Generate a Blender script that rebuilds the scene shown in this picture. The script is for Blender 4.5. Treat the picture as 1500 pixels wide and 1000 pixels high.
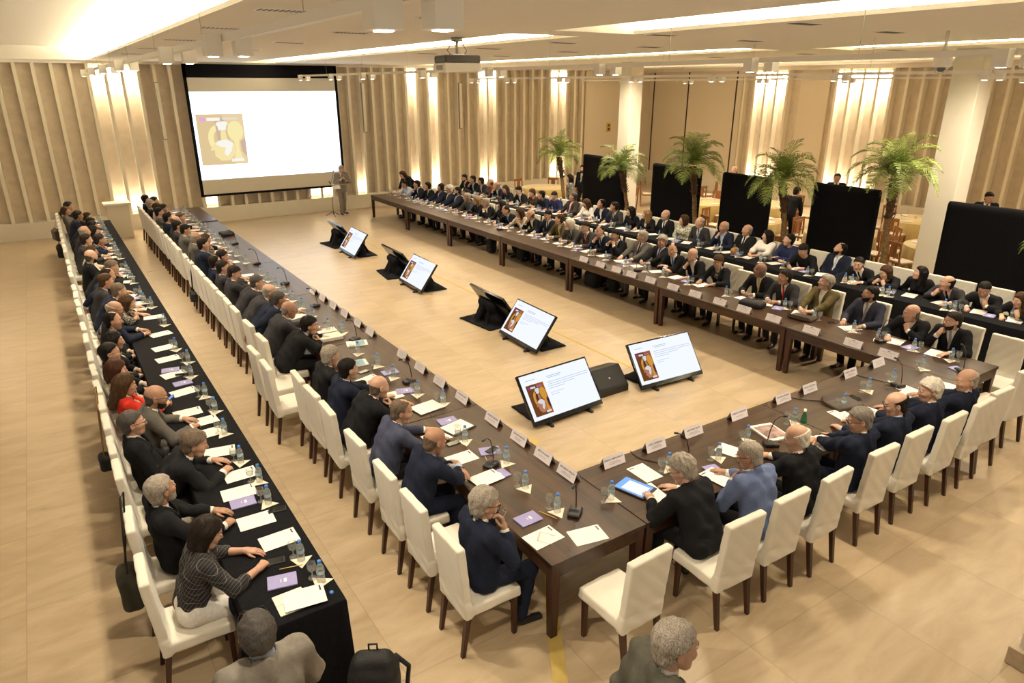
import bpy, math, random
import numpy as np
from mathutils import Matrix, Vector

random.seed(11)
sc = bpy.context.scene
for o in list(bpy.data.objects):
    bpy.data.objects.remove(o)
PI = math.pi

# ------------------------------------------------------------------ camera, world, exposure
cam_d = bpy.data.cameras.new('camera')
cam_d.sensor_width = 36.0
cam_d.lens = 36.0 * 1012 / 1500
cam_d.clip_end = 200
cam = bpy.data.objects.new('camera', cam_d)
sc.collection.objects.link(cam)
CAM = Vector((-2.728, -3.563, 4.305))
_yaw, _pit = 0.5833, 0.3550
_f = Vector((math.sin(_yaw) * math.cos(_pit), math.cos(_yaw) * math.cos(_pit), -math.sin(_pit)))
_r = Vector((math.cos(_yaw), -math.sin(_yaw), 0))
_u = _r.cross(_f)
cam.matrix_world = Matrix(((_r.x, _u.x, -_f.x, CAM.x), (_r.y, _u.y, -_f.y, CAM.y), (_r.z, _u.z, -_f.z, CAM.z), (0, 0, 0, 1)))
sc.camera = cam

W = bpy.data.worlds.new('world')
sc.world = W
W.use_nodes = True
W.node_tree.nodes['Background'].inputs[0].default_value = (1.0, 0.86, 0.66, 1)
W.node_tree.nodes['Background'].inputs[1].default_value = 0.45

vs = sc.view_settings
sc.display_settings.display_device = 'sRGB'
vs.view_transform = 'Standard'
vs.look = 'None'
vs.gamma = 1.0
vs.use_curve_mapping = False
vs.exposure = 0.25

WARM = (1.0, 0.86, 0.65)
SPOT_W = 128.0          # watts of one ceiling spot
COVE = 42.0              # radiance of the cove light strips
BAY = 45.0              # watts of a wall washer in a lit bay

# ------------------------------------------------------------------ materials
def nt(name):
    m = bpy.data.materials.new(name)
    m.use_nodes = True
    n = m.node_tree.nodes
    return m, n, m.node_tree.links, n['Principled BSDF']

_M = {}
def mat(name, col, rough=0.6, metal=0.0, spec=0.5, var=0.0, scale=20.0, bump=0.0, bscale=200.0, emit=None, estr=0.0, coat=0.0, sheen=0.0):
    if name in _M:
        return _M[name]
    m, n, l, b = nt(name)
    b.inputs['Base Color'].default_value = (*col, 1)
    b.inputs['Roughness'].default_value = rough
    b.inputs['Metallic'].default_value = metal
    b.inputs['Specular IOR Level'].default_value = spec
    b.inputs['Coat Weight'].default_value = coat
    b.inputs['Sheen Weight'].default_value = sheen
    if emit:
        b.inputs['Emission Color'].default_value = (*emit, 1)
        b.inputs['Emission Strength'].default_value = estr
    if var or bump:
        tc = n.new('ShaderNodeTexCoord')
    if var:
        tx = n.new('ShaderNodeTexNoise'); tx.inputs['Scale'].default_value = scale; tx.inputs['Detail'].default_value = 4
        l.new(tc.outputs['Object'], tx.inputs['Vector'])
        cr = n.new('ShaderNodeValToRGB')
        cr.color_ramp.elements[0].position = 0.3; cr.color_ramp.elements[1].position = 0.7
        cr.color_ramp.elements[0].color = (*[c * (1 - var) for c in col], 1)
        cr.color_ramp.elements[1].color = (*[min(1, c * (1 + var)) for c in col], 1)
        l.new(tx.outputs['Fac'], cr.inputs['Fac']); l.new(cr.outputs['Color'], b.inputs['Base Color'])
    if bump:
        t2 = n.new('ShaderNodeTexNoise'); t2.inputs['Scale'].default_value = bscale
        l.new(tc.outputs['Object'], t2.inputs['Vector'])
        bp = n.new('ShaderNodeBump'); bp.inputs['Strength'].default_value = bump; bp.inputs['Distance'].default_value = 0.01
        l.new(t2.outputs['Fac'], bp.inputs['Height']); l.new(bp.outputs['Normal'], b.inputs['Normal'])
    _M[name] = m
    return m

def emis(name, col, s):
    if name in _M:
        return _M[name]
    m = bpy.data.materials.new(name); m.use_nodes = True
    n = m.node_tree.nodes; n.clear()
    e = n.new('ShaderNodeEmission'); o = n.new('ShaderNodeOutputMaterial')
    e.inputs[0].default_value = (*col, 1); e.inputs[1].default_value = s
    m.node_tree.links.new(e.outputs[0], o.inputs[0])
    _M[name] = m
    return m

def math_node(n, l, op, a, b=None):
    k = n.new('ShaderNodeMath'); k.operation = op
    for i, v in enumerate((a, b)):
        if v is None:
            continue
        if isinstance(v, (int, float)):
            k.inputs[i].default_value = v
        else:
            l.new(v, k.inputs[i])
    return k.outputs[0]

def mix_col(n, l, fac, a, b):
    k = n.new('ShaderNodeMix'); k.data_type = 'RGBA'
    l.new(fac, k.inputs['Factor'])
    for s, v in (('A', a), ('B', b)):
        i = [q for q in k.inputs if q.name == s and q.type == 'RGBA'][0]
        if isinstance(v, tuple):
            i.default_value = (*v, 1)
        else:
            l.new(v, i)
    return [q for q in k.outputs if q.type == 'RGBA'][0]

def floor_mat():
    m, n, l, b = nt('stone_floor')
    tc = n.new('ShaderNodeTexCoord'); sp = n.new('ShaderNodeSeparateXYZ')
    l.new(tc.outputs['Object'], sp.inputs[0])
    def line(o, off, per):
        f = math_node(n, l, 'FRACT', math_node(n, l, 'DIVIDE', math_node(n, l, 'ADD', o, off), per))
        d = math_node(n, l, 'ABSOLUTE', math_node(n, l, 'SUBTRACT', f, 0.5))
        return math_node(n, l, 'GREATER_THAN', d, 0.5 - 0.0035 / per)
    lx = line(sp.outputs[0], 100 * 1.235 - 1.34, 1.235)
    ly = line(sp.outputs[1], 100 * 1.25 + 0.94, 1.25)
    ln = math_node(n, l, 'MAXIMUM', lx, ly)
    # per tile tone
    vm = n.new('ShaderNodeVectorMath'); vm.operation = 'ADD'; vm.inputs[1].default_value = (-1.34 + 1235, 0.94 + 1250, 0)
    l.new(tc.outputs['Object'], vm.inputs[0])
    v2 = n.new('ShaderNodeVectorMath'); v2.operation = 'DIVIDE'; v2.inputs[1].default_value = (1.235, 1.25, 1)
    l.new(vm.outputs[0], v2.inputs[0])
    v3 = n.new('ShaderNodeVectorMath'); v3.operation = 'FLOOR'; l.new(v2.outputs[0], v3.inputs[0])
    wn = n.new('ShaderNodeTexWhiteNoise'); wn.noise_dimensions = '3D'; l.new(v3.outputs[0], wn.inputs['Vector'])
    # veins
    vr = n.new('ShaderNodeMapping'); vr.inputs['Rotation'].default_value = (0, 0, 0.5); vr.inputs['Scale'].default_value = (0.8, 2.6, 1)
    l.new(tc.outputs['Object'], vr.inputs[0])
    off = n.new('ShaderNodeVectorMath'); off.operation = 'ADD'; l.new(vr.outputs[0], off.inputs[0]); l.new(wn.outputs['Color'], off.inputs[1])
    nz = n.new('ShaderNodeTexNoise'); nz.inputs['Scale'].default_value = 1.6; nz.inputs['Detail'].default_value = 8; nz.inputs['Roughness'].default_value = 0.62; nz.inputs['Distortion'].default_value = 0.6
    l.new(off.outputs[0], nz.inputs['Vector'])
    cr = n.new('ShaderNodeValToRGB')
    e = cr.color_ramp.elements
    e[0].position = 0.25; e[0].color = (0.37, 0.275, 0.165, 1)
    e[1].position = 0.72; e[1].color = (0.53, 0.415, 0.275, 1)
    l.new(nz.outputs['Fac'], cr.inputs['Fac'])
    tone = math_node(n, l, 'ADD', math_node(n, l, 'MULTIPLY', wn.outputs['Value'], 0.10), 0.93)
    tm = n.new('ShaderNodeVectorMath'); tm.operation = 'SCALE'; l.new(cr.outputs[0], tm.inputs[0]); l.new(tone, tm.inputs['Scale'])
    c = mix_col(n, l, math_node(n, l, 'MULTIPLY', ln, 0.45), tm.outputs[0], (0.22, 0.16, 0.10))
    l.new(c, b.inputs['Base Color'])
    rr = math_node(n, l, 'ADD', math_node(n, l, 'MULTIPLY', nz.outputs['Fac'], 0.25), 0.20)
    l.new(rr, b.inputs['Roughness'])
    b.inputs['Specular IOR Level'].default_value = 0.45
    return m

def wood_mat(name, dark, light, rough=0.32, axis=0, scale=1.0):
    m, n, l, b = nt(name)
    b.inputs['Specular IOR Level'].default_value = 0.4
    tc = n.new('ShaderNodeTexCoord'); mp = n.new('ShaderNodeMapping')
    s = [14.0 * scale] * 3; s[axis] = 0.9 * scale
    mp.inputs['Scale'].default_value = s
    oi = n.new('ShaderNodeObjectInfo')
    av = n.new('ShaderNodeVectorMath'); av.operation = 'ADD'
    l.new(tc.outputs['Object'], av.inputs[0])
    cx = n.new('ShaderNodeCombineXYZ'); l.new(math_node(n, l, 'MULTIPLY', oi.outputs['Random'], 37.0), cx.inputs[0]); l.new(oi.outputs['Random'], cx.inputs[1])
    l.new(cx.outputs[0], av.inputs[1]); l.new(av.outputs[0], mp.inputs[0])
    nz = n.new('ShaderNodeTexNoise'); nz.inputs['Scale'].default_value = 1.0; nz.inputs['Detail'].default_value = 6; nz.inputs['Distortion'].default_value = 0.8
    l.new(mp.outputs[0], nz.inputs['Vector'])
    cr = n.new('ShaderNodeValToRGB'); e = cr.color_ramp.elements
    e[0].position = 0.32; e[0].color = (*dark, 1); e[1].position = 0.72; e[1].color = (*light, 1)
    l.new(nz.outputs['Fac'], cr.inputs['Fac']); l.new(cr.outputs[0], b.inputs['Base Color'])
    b.inputs['Roughness'].default_value = rough
    b.inputs['Coat Weight'].default_value = 0.04; b.inputs['Coat Roughness'].default_value = 0.2
    return m

def glass_mat(name, tint=(0.97, 0.98, 0.97), amount=0.97, white=0.0):
    """thin clear wall: mostly lets light straight through, with a bright rim reflection and, for plastic, a little milkiness"""
    m = bpy.data.materials.new(name); m.use_nodes = True
    n = m.node_tree.nodes; l = m.node_tree.links; n.clear()
    t = n.new('ShaderNodeBsdfTransparent'); t.inputs[0].default_value = (*[c * amount for c in tint], 1)
    g = n.new('ShaderNodeBsdfGlossy'); g.inputs['Roughness'].default_value = 0.12
    lw = n.new('ShaderNodeLayerWeight'); lw.inputs['Blend'].default_value = 0.25
    mx = n.new('ShaderNodeMixShader'); o = n.new('ShaderNodeOutputMaterial')
    f = math_node(n, l, 'ADD', math_node(n, l, 'MULTIPLY', lw.outputs['Fresnel'], 0.45), 0.02)
    l.new(f, mx.inputs[0]); l.new(t.outputs[0], mx.inputs[1]); l.new(g.outputs[0], mx.inputs[2])
    out = mx.outputs[0]
    if white:
        d = n.new('ShaderNodeBsdfTranslucent'); d.inputs[0].default_value = (0.9, 0.92, 0.9, 1)
        d2 = n.new('ShaderNodeBsdfDiffuse'); d2.inputs[0].default_value = (0.9, 0.92, 0.9, 1)
        ad = n.new('ShaderNodeMixShader'); ad.inputs[0].default_value = 0.5; l.new(d.outputs[0], ad.inputs[1]); l.new(d2.outputs[0], ad.inputs[2])
        m2 = n.new('ShaderNodeMixShader'); m2.inputs[0].default_value = white
        l.new(out, m2.inputs[1]); l.new(ad.outputs[0], m2.inputs[2]); out = m2.outputs[0]
    l.new(out, o.inputs[0])
    return m

M_FLOOR = floor_mat()
M_WOOD = wood_mat('table_wood', (0.020, 0.0085, 0.004), (0.070, 0.033, 0.0145), 0.34, 1)
M_WOODX = wood_mat('table_wood_cross', (0.020, 0.0085, 0.004), (0.070, 0.033, 0.0145), 0.34, 0)
M_LEG = wood_mat('dark_leg_wood', (0.035, 0.012, 0.006), (0.075, 0.028, 0.014), 0.35, 2)
M_CHAIRWOOD = wood_mat('orange_wood', (0.20, 0.075, 0.022), (0.34, 0.14, 0.045), 0.4, 2)
M_COVER = mat('white_slipcover', (0.76, 0.715, 0.615), 0.85, var=0.03, scale=6, bump=0.25, bscale=9, sheen=0.2)
M_BLACKCLOTH = mat('black_cloth', (0.006, 0.006, 0.008), 0.95, spec=0.15, var=0.25, scale=30, bump=0.2, bscale=60)
M_PLASTER = mat('white_plaster', (0.78, 0.72, 0.60), 0.9, var=0.02, scale=3)
M_CEIL = mat('ceiling_plaster', (0.86, 0.82, 0.74), 0.95)
M_PANEL = mat('beige_wall_panel', (0.70, 0.60, 0.47), 0.9, var=0.07, scale=5, bump=0.1, bscale=40)
M_FIN = mat('cream_fin', (0.86, 0.79, 0.64), 0.85)
M_FLATPANEL = mat('sand_partition', (0.76, 0.67, 0.52), 0.85)
M_WHITE = mat('white_enamel', (0.90, 0.86, 0.77), 0.45)
M_BLACK = mat('black_plastic', (0.012, 0.012, 0.013), 0.4)
M_GLOSSBLACK = mat('gloss_black', (0.008, 0.008, 0.009), 0.12)
M_DARKMETAL = mat('dark_metal', (0.03, 0.03, 0.032), 0.4, metal=0.6)
M_STEEL = mat('steel', (0.55, 0.53, 0.5), 0.3, metal=0.9)
M_GREYPL = mat('grey_plastic', (0.36, 0.34, 0.31), 0.5)
M_DARKGREY = mat('dark_grey_plastic', (0.09, 0.085, 0.08), 0.5)
M_GLASS = glass_mat('clear_glass', white=0.15)
M_PET = glass_mat('bottle_plastic', (0.95, 0.97, 0.97), 0.97, 0.16)
M_GREENGLASS = glass_mat('green_glass', (0.25, 0.75, 0.50), 0.9, 0.05)
M_CAPBLUE = mat('blue_cap', (0.045, 0.20, 0.62), 0.45)
M_LABEL = mat('pale_blue_label', (0.42, 0.55, 0.62), 0.5, var=0.25, scale=60)
M_PAPER = mat('paper', (0.86, 0.84, 0.79), 0.8)
M_INK = mat('grey_ink', (0.55, 0.53, 0.51), 0.8)
M_DARKINK = mat('dark_ink', (0.045, 0.04, 0.06), 0.8)
M_LILAC = mat('lilac_cover', (0.30, 0.28, 0.55), 0.55)
M_CARD = mat('name_card', (0.80, 0.74, 0.77), 0.75)
M_NAPKIN = mat('cream_napkin', (0.82, 0.76, 0.62), 0.9)
M_PENCIL = mat('yellow_pencil', (0.62, 0.40, 0.10), 0.5)
M_TAPE = mat('yellow_tape', (0.50, 0.36, 0.10), 0.5, var=0.08, scale=9)
M_LEATHER = mat('brown_leather', (0.045, 0.026, 0.018), 0.45, bump=0.2, bscale=90)
M_BAGBLACK = mat('black_nylon', (0.010, 0.010, 0.011), 0.75, bump=0.3, bscale=50)
M_TAN = mat('tan_leather', (0.30, 0.16, 0.06), 0.5)
M_OLIVE = mat('dark_olive_bag', (0.035, 0.032, 0.020), 0.8)
M_REDBAG = mat('red_bag', (0.42, 0.028, 0.015), 0.5)
M_GOLD = mat('gold_tablecloth', (0.50, 0.36, 0.12), 0.55, var=0.08, scale=8, sheen=0.3)
M_SEATPAD = mat('cream_seat_pad', (0.66, 0.58, 0.44), 0.8)
M_TRUNK = mat('palm_trunk', (0.20, 0.125, 0.05), 0.9, var=0.45, scale=30, bump=0.8, bscale=40)
M_TRUNKTOP = mat('palm_fibre', (0.10, 0.05, 0.025), 0.95, var=0.5, scale=40, bump=0.8, bscale=60)
M_FROND = mat('palm_green', (0.21, 0.27, 0.055), 0.6, var=0.35, scale=3)
M_POT = mat('dark_pot', (0.05, 0.04, 0.03), 0.6)
M_REDPLASTIC = mat('red_ring', (0.5, 0.03, 0.02), 0.4)
M_LAMP = emis('lamp_glow', (1.0, 0.93, 0.78), 14.0)
M_COVE = emis('cove_glow', (1.0, 0.88, 0.62), COVE)
M_COVE2 = emis('cove_glow_strong', (1.0, 0.88, 0.62), COVE * 2.5)
M_SCREENFABRIC = mat('screen_fabric', (0.72, 0.67, 0.56), 0.9)

# ------------------------------------------------------------------ mesh helpers
def link(o, parent=None):
    sc.collection.objects.link(o)
    if parent is not None:
        o.parent = parent
    return o

def tag(o, label=None, cat=None, group=None, kind=None):
    if label: o['label'] = label
    if cat: o['category'] = cat
    if group: o['group'] = group
    if kind: o['kind'] = kind
    return o

def thing(name, label, cat, loc=(0, 0, 0), rz=0.0, group=None):
    o = bpy.data.objects.new(name, None)
    o.empty_display_size = 0.1
    o.location = loc; o.rotation_euler = (0, 0, rz)
    link(o)
    return tag(o, label, cat, group)

def dup(root, loc, rz=0.0, label=None, group=None):
    def cp(o, parent):
        c = o.copy()
        sc.collection.objects.link(c)
        if parent is not None:
            c.parent = parent
        for ch in o.children:
            cp(ch, c)
        return c
    r = cp(root, None)
    r.location = loc; r.rotation_euler = (0, 0, rz)
    if label: r['label'] = label
    if group: r['group'] = group
    return r

class MB:
    def __init__(s):
        s.v = []; s.f = []; s.mi = []; s.M = Matrix.Identity(4); s.cur = 0; s.sm = []
    def at(s, M):
        s.M = M; return s
    def mat(s, i):
        s.cur = i; return s
    def add(s, vs_, fs, smooth=False):
        b = len(s.v)
        s.v += [tuple(s.M @ Vector(p)) for p in vs_]
        for f in fs:
            s.f.append([b + i for i in f]); s.mi.append(s.cur); s.sm.append(smooth)
        return s
    def box(s, x0, x1, y0, y1, z0, z1):
        return s.add([(x0, y0, z0), (x1, y0, z0), (x1, y1, z0), (x0, y1, z0), (x0, y0, z1), (x1, y0, z1), (x1, y1, z1), (x0, y1, z1)],
                     [(0, 3, 2, 1), (4, 5, 6, 7), (0, 1, 5, 4), (1, 2, 6, 5), (2, 3, 7, 6), (3, 0, 4, 7)])
    def taper(s, cx, cy, z0, z1, a0, b0, a1, b1, dx=0, dy=0):
        return s.add([(cx - a0, cy - b0, z0), (cx + a0, cy - b0, z0), (cx + a0, cy + b0, z0), (cx - a0, cy + b0, z0),
                      (cx + dx - a1, cy + dy - b1, z1), (cx + dx + a1, cy + dy - b1, z1), (cx + dx + a1, cy + dy + b1, z1), (cx + dx - a1, cy + dy + b1, z1)],
                     [(0, 3, 2, 1), (4, 5, 6, 7), (0, 1, 5, 4), (1, 2, 6, 5), (2, 3, 7, 6), (3, 0, 4, 7)])
    def lathe(s, prof, seg=16, cap=True):
        vs_ = []; fs = []
        for r, z in prof:
            for k in range(seg):
                a = 2 * PI * k / seg
                vs_.append((r * math.cos(a), r * math.sin(a), z))
        for i in range(len(prof) - 1):
            for k in range(seg):
                k2 = (k + 1) % seg
                fs.append((i * seg + k, i * seg + k2, (i + 1) * seg + k2, (i + 1) * seg + k))
        s.add(vs_, fs, True)
        if cap:
            b = len(s.v) - len(vs_)
            s.f.append([b + k for k in range(seg)][::-1]); s.mi.append(s.cur); s.sm.append(False)
            s.f.append([b + (len(prof) - 1) * seg + k for k in range(seg)]); s.mi.append(s.cur); s.sm.append(False)
        return s
    def tube(s, pts, r, seg=6, r1=None):
        pts = [Vector(p) for p in pts]; n = len(pts)
        vs_ = []; fs = []
        prev = None
        for i, p in enumerate(pts):
            t = (pts[min(i + 1, n - 1)] - pts[max(i - 1, 0)]).normalized()
            if prev is None:
                a = t.orthogonal().normalized()
            else:
                a = (prev - t * prev.dot(t)).normalized()
            prev = a; c = t.cross(a)
            rr = r if r1 is None else r + (r1 - r) * i / (n - 1)
            for k in range(seg):
                q = 2 * PI * k / seg
                vs_.append(tuple(p + a * (rr * math.cos(q)) + c * (rr * math.sin(q))))
        for i in range(n - 1):
            for k in range(seg):
                k2 = (k + 1) % seg
                fs.append((i * seg + k, i * seg + k2, (i + 1) * seg + k2, (i + 1) * seg + k))
        fs.append(tuple(range(seg))[::-1]); fs.append(tuple((n - 1) * seg + k for k in range(seg)))
        return s.add(vs_, fs, True)
    def poly(s, pts, z0=0.0, z1=None):
        n = len(pts)
        if z1 is None:
            return s.add([(p[0], p[1], z0) for p in pts], [tuple(range(n))])
        vs_ = [(p[0], p[1], z0) for p in pts] + [(p[0], p[1], z1) for p in pts]
        fs = [tuple(range(n))[::-1], tuple(range(n, 2 * n))] + [(i, (i + 1) % n, n + (i + 1) % n, n + i) for i in range(n)]
        return s.add(vs_, fs)
    def mesh(s, name, mats):
        me = bpy.data.meshes.new(name)
        me.from_pydata(s.v, [], s.f)
        for m in (mats if isinstance(mats, (list, tuple)) else [mats]):
            me.materials.append(m)
        me.polygons.foreach_set('material_index', s.mi)
        me.polygons.foreach_set('use_smooth', s.sm)
        me.update()
        return me
    def build(s, name, mats, parent=None, bevel=0.0, seg=2, loc=None, rot=None):
        o = bpy.data.objects.new(name, s.mesh(name, mats))
        link(o, parent)
        if loc is not None: o.location = loc
        if rot is not None: o.rotation_euler = rot
        if bevel:
            bv = o.modifiers.new('bevel', 'BEVEL'); bv.width = bevel; bv.segments = seg; bv.limit_method = 'ANGLE'; bv.angle_limit = 0.6
            bv.harden_normals = False
        return o

def T(x, y, z=0.0): return Matrix.Translation((x, y, z))
def RZ(a): return Matrix.Rotation(a, 4, 'Z')
def RX(a): return Matrix.Rotation(a, 4, 'X')
def RY(a): return Matrix.Rotation(a, 4, 'Y')

def struct(name, mb, m, bevel=0.0):
    o = mb.build(name, m, None, bevel)
    o['kind'] = 'structure'
    return o

def text_obj(name, body, size, m, parent, M, align='CENTER', bold=0.0):
    cu = bpy.data.curves.new(name, 'FONT')
    cu.body = body; cu.size = size; cu.align_x = align; cu.align_y = 'CENTER'; cu.fill_mode = 'FRONT'; cu.offset = bold; cu.resolution_u = 2
    t = bpy.data.objects.new(name, cu)
    sc.collection.objects.link(t)
    bpy.context.view_layer.update()
    me = bpy.data.meshes.new_from_object(t)
    bpy.data.objects.remove(t)
    me.materials.clear(); me.materials.append(m)
    o = bpy.data.objects.new(name, me)
    link(o, parent)
    o.matrix_local = M
    return o

ORD = ['first', 'second', 'third', 'fourth', 'fifth', 'sixth', 'seventh', 'eighth', 'ninth', 'tenth', 'eleventh', 'twelfth', 'thirteenth', 'fourteenth', 'fifteenth',
       'sixteenth', 'seventeenth', 'eighteenth', 'nineteenth', 'twentieth', 'twenty-first', 'twenty-second', 'twenty-third', 'twenty-fourth', 'twenty-fifth', 'twenty-sixth',
       'twenty-seventh', 'twenty-eighth', 'twenty-ninth', 'thirtieth', 'thirty-first', 'thirty-second', 'thirty-third', 'thirty-fourth', 'thirty-fifth', 'thirty-sixth',
       'thirty-seventh', 'thirty-eighth', 'thirty-ninth', 'fortieth']
ROWNAME = {'LB': 'aisle-side black table', 'LW': 'aisle-side wooden tables', 'FR': 'cross tables', 'RW': 'palm-side wooden tables', 'RB': 'palm-side black table'}

# ------------------------------------------------------------------ room shell
H = 5.0
YB, XR, PL = 21.5, 21.5, 0.50
fl = MB().box(-10, 32, -6, 24, -0.1, 0.0)
struct('floor', fl, M_FLOOR)

# ceiling: a slab at 4.98 m with long openings; above each opening a raised strip, lit by a hidden cove light on the slab beside it
coves = [(-3.7, -1.05, 2.5, 21.0), (3.05, 4.25, 5.2, 21.0), (3.2, 4.6, -4.0, 4.4), (9.0, 10.3, 6.2, 21.0), (10.2, 11.6, -4.0, 5.4), (17.2, 18.6, -4.0, 20.0)]
xs = sorted({-10.0, 32.0} | {c[0] for c in coves} | {c[1] for c in coves})
ys = sorted({-6.0, 24.0} | {c[2] for c in coves} | {c[3] for c in coves})
cb = MB()
for i in range(len(xs) - 1):
    for j in range(len(ys) - 1):
        if not any(c[0] < (xs[i] + xs[i + 1]) / 2 < c[1] and c[2] < (ys[j] + ys[j + 1]) / 2 < c[3] for c in coves):
            cb.box(xs[i], xs[i + 1], ys[j], ys[j + 1], H - 0.02, H + 0.03)
for x0, x1, y0, y1 in coves:
    cb.box(x0 - 0.06, x0 - 0.005, y0 - 0.1, y1 + 0.1, H + 0.03, H + 0.34).box(x1 + 0.18, x1 + 0.24, y0 - 0.1, y1 + 0.1, H + 0.03, H + 0.34)
    cb.box(x0 - 0.06, x1 + 0.24, y0 - 0.1, y0 - 0.04, H + 0.03, H + 0.34).box(x0 - 0.06, x1 + 0.24, y1 + 0.04, y1 + 0.1, H + 0.03, H + 0.34)
cb.box(-10, 32, -6, 24, H + 0.34, H + 0.40)
struct('ceiling', cb, M_CEIL)
cove_names = ['above the aisle-side tables', 'near the projector', 'over the cross tables', 'above the palm-side tables', 'above the near palms', 'over the banquet area']
for (x0, x1, y0, y1), nm in zip(coves, cove_names):
    mb = MB().box(x1 + 0.03, x1 + 0.13, y0 + 0.1, y1 - 0.1, H + 0.032, H + 0.05)
    o = mb.build('cove_light', M_COVE if x0 > 0 else M_COVE2)
    tag(o, 'long warm strip of cove light in the ceiling ' + nm, 'cove light', 'cove lights in the ceiling')

# back wall (behind the screen) and palm-side wall, both with vertical fins above a white plinth
def fin_wall(name, length, fins, lit, flats, M):
    mb = MB().at(M)
    mb.box(0, length, 0.0, 0.15, 0, H)                 # panel face at local y = 0, room towards -y
    w = struct(name, mb, M_PANEL)
    pb = MB().at(M)
    segs = []
    cur = 0.0
    pb.box(0, length, -0.30, 0.0, 0, PL)
    p = pb.build('plinth', M_PLASTER, w, bevel=0.006)
    fb = MB().at(M)
    for x in fins:
        fb.box(x - 0.045, x + 0.045, -0.26, 0.0, PL, H)
    fb.build('fins', M_FIN, w)
    for a, b in flats:
        MB().at(M).box(a, b, -0.10, 0.0, PL, H - 0.12).build('flat_panel', M_FLATPANEL, w)
    return w

finsB = [-6.88 + 0.44 * k for k in range(56)]
finsB = [x for x in finsB if x < 17.6]
MBACK = T(0, YB, 0)
def shift(fs, x0): return [x - x0 for x in fs]
wall_back = fin_wall('wall_back', 31.5, shift(finsB, -10), [], [(27.6, 31.5)], T(-10, YB, 0))
# palm side wall runs along y at x = XR, local x = distance from the back corner
MSIDE = T(XR, YB, 0) @ RZ(-PI / 2)
finsS = [5.6 + 0.5 * k for k in range(40)]
finsS = [x for x in finsS if not 8.0 < x < 9.3 and x < 27]
wall_side = fin_wall('wall_side', 27.5, finsS, [], [(0.0, 5.4), (8.05, 9.25)], MSIDE)
sb = MB()
for y in (21.1, 19.0, 16.4):
    sb.box(XR - 0.115, XR - 0.10, y - 0.03, y + 0.03, 0.0, H - 0.12)
o = sb.build('panel_joint', mat('dark_joint', (0.03, 0.022, 0.016), 0.7), wall_side)
struct('trim_1', MB().box(-10, XR, YB - 0.34, YB, H - 0.10, H - 0.02), M_CEIL)
struct('trim_2', MB().box(XR - 0.42, XR, -6, YB, H - 0.16, H - 0.02), M_CEIL)

# lit bays: a washer lamp at the head and at the foot of each
def washer(name, loc, sx, sy, power, down, label):
    d = bpy.data.lights.new(name, 'AREA'); d.shape = 'RECTANGLE'; d.size = sx; d.size_y = sy; d.energy = power; d.color = (1.0, 0.85, 0.63)
    o = bpy.data.objects.new(name, d); link(o)
    o.location = loc
    o.rotation_euler = (0, 0, 0) if down else (PI, 0, 0)
    d.spread = 2.6
    return o
bays_back = [(-5.1, 1), (-0.98, 1), (-0.54, 1), (-0.10, 1), (1.72, 0), (5.35, 0), (5.78, 0), (9.4, 1), (9.84, 1), (10.28, 1), (12.05, 1), (12.5, 1), (15.7, 1), (16.15, 1), (7.0, 0)]
for x, full in bays_back:
    k = round((x - finsB[0]) / 0.44 - 0.5); xc = finsB[0] + 0.44 * (k + 0.5)
    if full:
        washer('wall_washer', (xc, YB - 0.13, H - 0.13), 0.28, 0.10, BAY, True, '')
    washer('wall_washer', (xc, YB - 0.14, PL + 0.02), 0.30, 0.08, BAY * (0.28 if full else 0.2), False, '')
for d in (6.35, 6.85, 7.35, 9.85, 10.35, 10.85, 11.35, 17.3, 17.8, 18.3):
    y = YB - d
    washer('wall_washer', (XR - 0.14, y, H - 0.20), 0.10, 0.34, BAY * 1.6, True, '')
    washer('wall_washer', (XR - 0.14, y, PL + 0.02), 0.08, 0.3, BAY * 0.4, False, '')

# columns
def column(name, x0, x1, y0, y1, base=False):
    mb = MB().box(x0, x1, y0, y1, 0, H)
    o = struct(name, mb, M_PLASTER, 0.01)
    if base:
        MB().box(x0 - 0.05, x1 + 0.05, y0 - 0.05, y1 + 0.05, 0, 0.16).build('base', mat('stone_base', (0.46, 0.37, 0.26), 0.5, var=0.1), o, 0.006)
    return o
column('column_1', 13.0, 13.5, 13.55, 14.05)
column('column_2', 12.75, 13.3, 3.4, 3.95)
column('column_3', 2.95, 3.7, -2.95, -2.2, True)

# ceiling lamps added to brighten the columns; ring and lens are made up
for x, y, nm in ((12.0, 12.5, 'first column, by the bending palm'), (11.55, 2.2, 'last column, near the dome camera')):
    t = thing('added_downlight', 'added round ceiling lamp brightening the ' + nm, 'added_downlight', (x, y, H - 0.02))
    MB().lathe([(.05, 0), (.09, -.004), (.085, -.012), (.05, -.006)], 18).build('ring', M_WHITE, t)
    MB().lathe([(.045, -.003), (.001, -.0035)], 14).build('lens', M_LAMP, t)
    d = bpy.data.lights.new('column_fill_lamp', 'SPOT'); d.energy = 820; d.color = WARM; d.spot_size = 2.7; d.spot_blend = 1.0; d.shadow_soft_size = 0.06  # added fill light for the column faces
    o = link(bpy.data.objects.new('column_fill_lamp', d), t); o.location = (0, 0, -0.03)

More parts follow.
